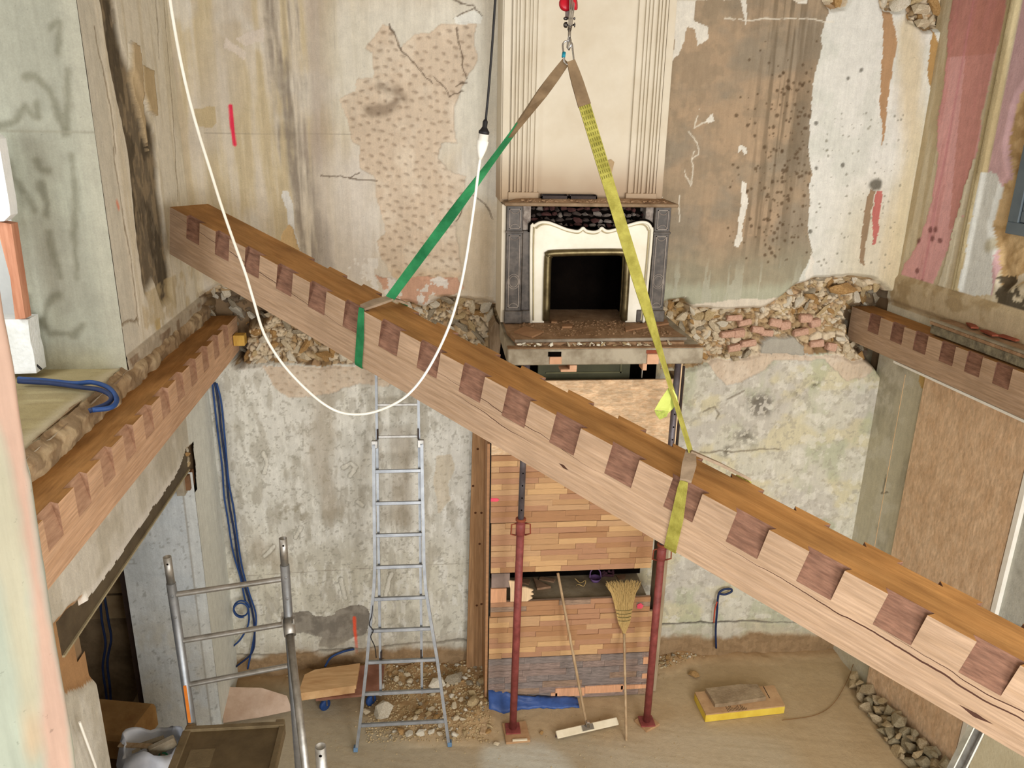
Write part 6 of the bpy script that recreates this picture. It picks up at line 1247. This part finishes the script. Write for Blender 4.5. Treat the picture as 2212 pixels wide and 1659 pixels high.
# white sack with rubble: open mouth
sc_ = PX(330, 1600, -1.78) if False else np.array([-1.88, -1.72, 0.0])
q = PY(328, 1600, -1.75); sx, sy = q[0], -1.75; zt_ = q[2]
t = thing('rubble_sack', 'white woven sack filled with rubble and offcuts in the lower doorway', 'sack', (sx, sy, 0))
NA = 40; c = MB(); vs = []; prof = [(.17, 0), (.23, .08), (.25, .30), (.24, .55), (.225, .8), (.205, .92), (.185, 1.0), (.175, .97), (.17, .88), (.10, .84)]
for r, h in prof:
    for k in range(NA):
        a = 2*math.pi*k/NA; w = 1+.10*math.sin(5*a+h*7)+.05*math.sin(11*a+h*15)+random.uniform(-.015, .015); vs.append((sx+r*w*math.cos(a)*1.0, sy+r*w*.8*math.sin(a), h*zt_+.04*math.sin(3*a)*h))
n_ = len(prof); c.add(vs, [(i*NA+k, i*NA+(k+1) % NA, (i+1)*NA+(k+1) % NA, (i+1)*NA+k) for i in range(n_-1) for k in range(NA)]+[tuple(range(NA))[::-1], tuple((n_-1)*NA+k for k in range(NA))])
c.build('sack_cloth', BAG, t, smooth=True)
RBM = rocks('rubble_piece', [ST[2], ST[1], mat('green_bottle', (40, 130, 104), (24, 100, 80), rough=.3), mat('brown_scrap', (150, 128, 110))], 8, 900)
for k in range(14): a = random.uniform(0, 6.28); r = random.uniform(0, .12); put('rubble_chunk', RBM[k % 8], (sx+r*math.cos(a), sy+r*.7*math.sin(a), zt_*.9+random.uniform(0, .03)), (random.uniform(.03, .06), random.uniform(.02, .035), .022), rrot(), t)
for k, (lab_, a, dx) in enumerate((('grey board offcut sticking out of the sack on the right', .4, .08), ('pale stick lying across the sack mouth', -.35, -.1), ('short pipe offcut lying on top of the sack', .2, .0))):
    tag(MB().box((sx+dx, sy+.02*k-.04, zt_*.93+.05), ((.16, .26, .15)[k], .035, (.09, .012, .03)[k]), Euler((.2, -.2, a)).to_matrix(), bev=.003).build(('board_offcut', 'stick', 'pipe_offcut')[k], [ST[2], POLE, ST[2]][k]), lab_, 'offcut')
q = PY(280, 1650, -1.95); tag(MB().box((q[0]-.06, -2.15, .40), (.14, .06, .8), Euler((0, .1, .3)).to_matrix(), bev=.006).build('orange_plank', mat('orange_pine', (222, 160, 116), (196, 132, 90), stretch=(6, 6, .6))), 'short orange pine plank standing beside the sack', 'plank')
MBc = MB().tube([PX(172, 1560, XL+.05), PX(205, 1650, XL+.05), PX(225, 1720, XL+.05)], .006, 8); tag(MBc.build('white_conduit', WHITEP), 'thin white conduit on the lower left wall jamb', 'conduit')

# ================================================================== LOOSE STONES
FM = rocks('rubble_stone', ST, 14, 1300, flat=.72)
def fz(x, y): return Fl.at(x, y)
def stone(px, py, r, label, k=4, z=.05, flat=.8):
    q = PZ(px, py, r*.6); tag(put('rubble_stone', FM[k], (q[0], q[1], max(0, fz(q[0], q[1]))+r*.45), (r*1.15, r*.85, r*flat), Euler((0, 0, random.uniform(0, 3)))), label, 'stone')
stone(828, 1535, .095, 'large white stone on the floor between the ladder feet', 4, flat=1.0); stone(790, 1535, .04, 'small pointed white stone left of the large white stone', 1)
stone(945, 1488, .085, 'pale round stone behind the right ladder rail', 4); stone(980, 1475, .085, 'pale angular slab-like stone right of the ladder rail', 2); stone(1022, 1525, .065, 'tan rounded stone beside the parquet enclosure', 0)
stone(1044, 1478, .055, 'ochre stone high on the rubble heap near the timber post', 0); stone(908, 1540, .03, 'flat brown shard between the ladder rails', 3); stone(952, 1575, .035, 'whitish stone under the lowest ladder rung', 4); stone(985, 1562, .035, 'broken pale stone just right of the ladder rail', 1)
stone(1170, 1582, .022, 'small yellowish stone between left prop and push broom', 3); stone(1072, 1605, .028, 'pale stone in front of the left prop pad', 1); stone(1500, 1455, .05, 'brown clod on the floor left of the yellow-edged block', 3)
rs = np.random.RandomState(9)
def heap(n, pxr, pyr, test, rr, label, group, meshes, dens=.8, zoff=.0):
    tk = []; k = 0
    for _ in range(n*40):
        if k >= n: break
        px, py = rs.uniform(*pxr), rs.uniform(*pyr)
        if not test(px, py): continue
        q = PZ(px, py, 0); r = rr[0]+(rr[1]-rr[0])*rs.rand()**2.2
        if q[1] > -.03 or any((q[0]-a)**2+(q[1]-b)**2 < ((r+c)*dens)**2 for a, b, c in tk): continue
        tk.append((q[0], q[1], r)); k += 1
        put('rubble_stone', meshes[rs.randint(len(meshes))], (q[0], q[1], max(fz(q[0], q[1]), -.02)+r*.4+zoff), (r*1.1, r*.85, r*.8), Euler((rs.uniform(-.5, .5), rs.uniform(-.5, .5), rs.uniform(0, 6))), label=label, category='stone', group=group)
heap(170, (815, 1058), (1425, 1600), lambda x, y: (y < 1500 and x > 820) or (y < 1590 and x > 900) or (y < 1600 and 840 < x < 1040 and y > 1555), (.012, .045), 'small tan rubble stone in the heap behind and right of the ladder', 'rubble heap by the ladder', FM[:13])
heap(60, (1425, 1560), (1395, 1450), lambda x, y: y < 1452-(x-1425)*.35, (.012, .036), 'small brown rubble stone in the heap right of the right red prop', 'rubble heap by the right prop', FM)
GM = rocks('pile_stone', GST, 12, 1700, flat=.8)
tk = []; k = 0
for _ in range(9000):
    uu = rs.uniform(.45, 2.5); oo = rs.uniform(.08, .10+.16*min(1, (uu-.3)/1.0)); lim = .10+.16*min(1, (uu-.3)/1.0); zz = (lim+.03-oo)*1.0*rs.uniform(.2, 1.0)
    r = rs.uniform(.05, .085) if k < 60 else rs.uniform(.03, .05)
    p = rp(uu, max(zz, .02)+r*.2, oo)
    if any(np.linalg.norm(p-a) < (r+c)*.62 for a, c in tk): continue
    tk.append((p, r)); k += 1
    put('rubble_stone', GM[rs.randint(12)], p, (r*1.25, r*.95, r*.95), Euler((rs.uniform(-.6, .6), rs.uniform(-.6, .6), rs.uniform(0, 6))), label='grey-green rubble stone in the pile along the foot of the right wall', category='stone', group='stone pile at the right wall')
    if k > 130: break
# fine gravel and crumbs
c = MB(); oct_ = np.array([(1, 0, 0), (-1, 0, 0), (0, 1, 0), (0, -1, 0), (0, 0, 1), (0, 0, -1)]); of = [(0, 2, 4), (2, 1, 4), (1, 3, 4), (3, 0, 4), (2, 0, 5), (1, 2, 5), (3, 1, 5), (0, 3, 5)]
def gravel(n, pxr, pyr, test, lo_, hi_):
    for _ in range(n):
        px, py = rs.uniform(*pxr), rs.uniform(*pyr)
        if not test(px, py): continue
        q = PZ(px, py, 0); r = rs.uniform(lo_, hi_)
        if q[1] > -.03 or q[0] < -1.7 or (.4 < q[0] < 1.9 and q[1] > -.52): continue
        z = max(fz(q[0], q[1]), -.02)
        c.add(oct_*rs.uniform(.6, 1.2, 3)*r+np.array([q[0], q[1], z+r*.5]), of)
gravel(2600, (790, 1060), (1425, 1605), lambda x, y: rs.rand() < .9, .004, .012)
gravel(700, (640, 1480), (1500, 1659), lambda x, y: rs.rand() < .35, .002, .007)
gravel(1200, (1420, 1640), (1380, 1450), lambda x, y: y < 1452-(x-1425)*.3, .004, .011)
gravel(600, (480, 1440), (1400, 1470), lambda x, y: True, .004, .012)
o = c.build('gravel', [ST[0]]); tag(o, 'fine gravel and plaster crumbs scattered over the floor', 'gravel', kind='stuff')
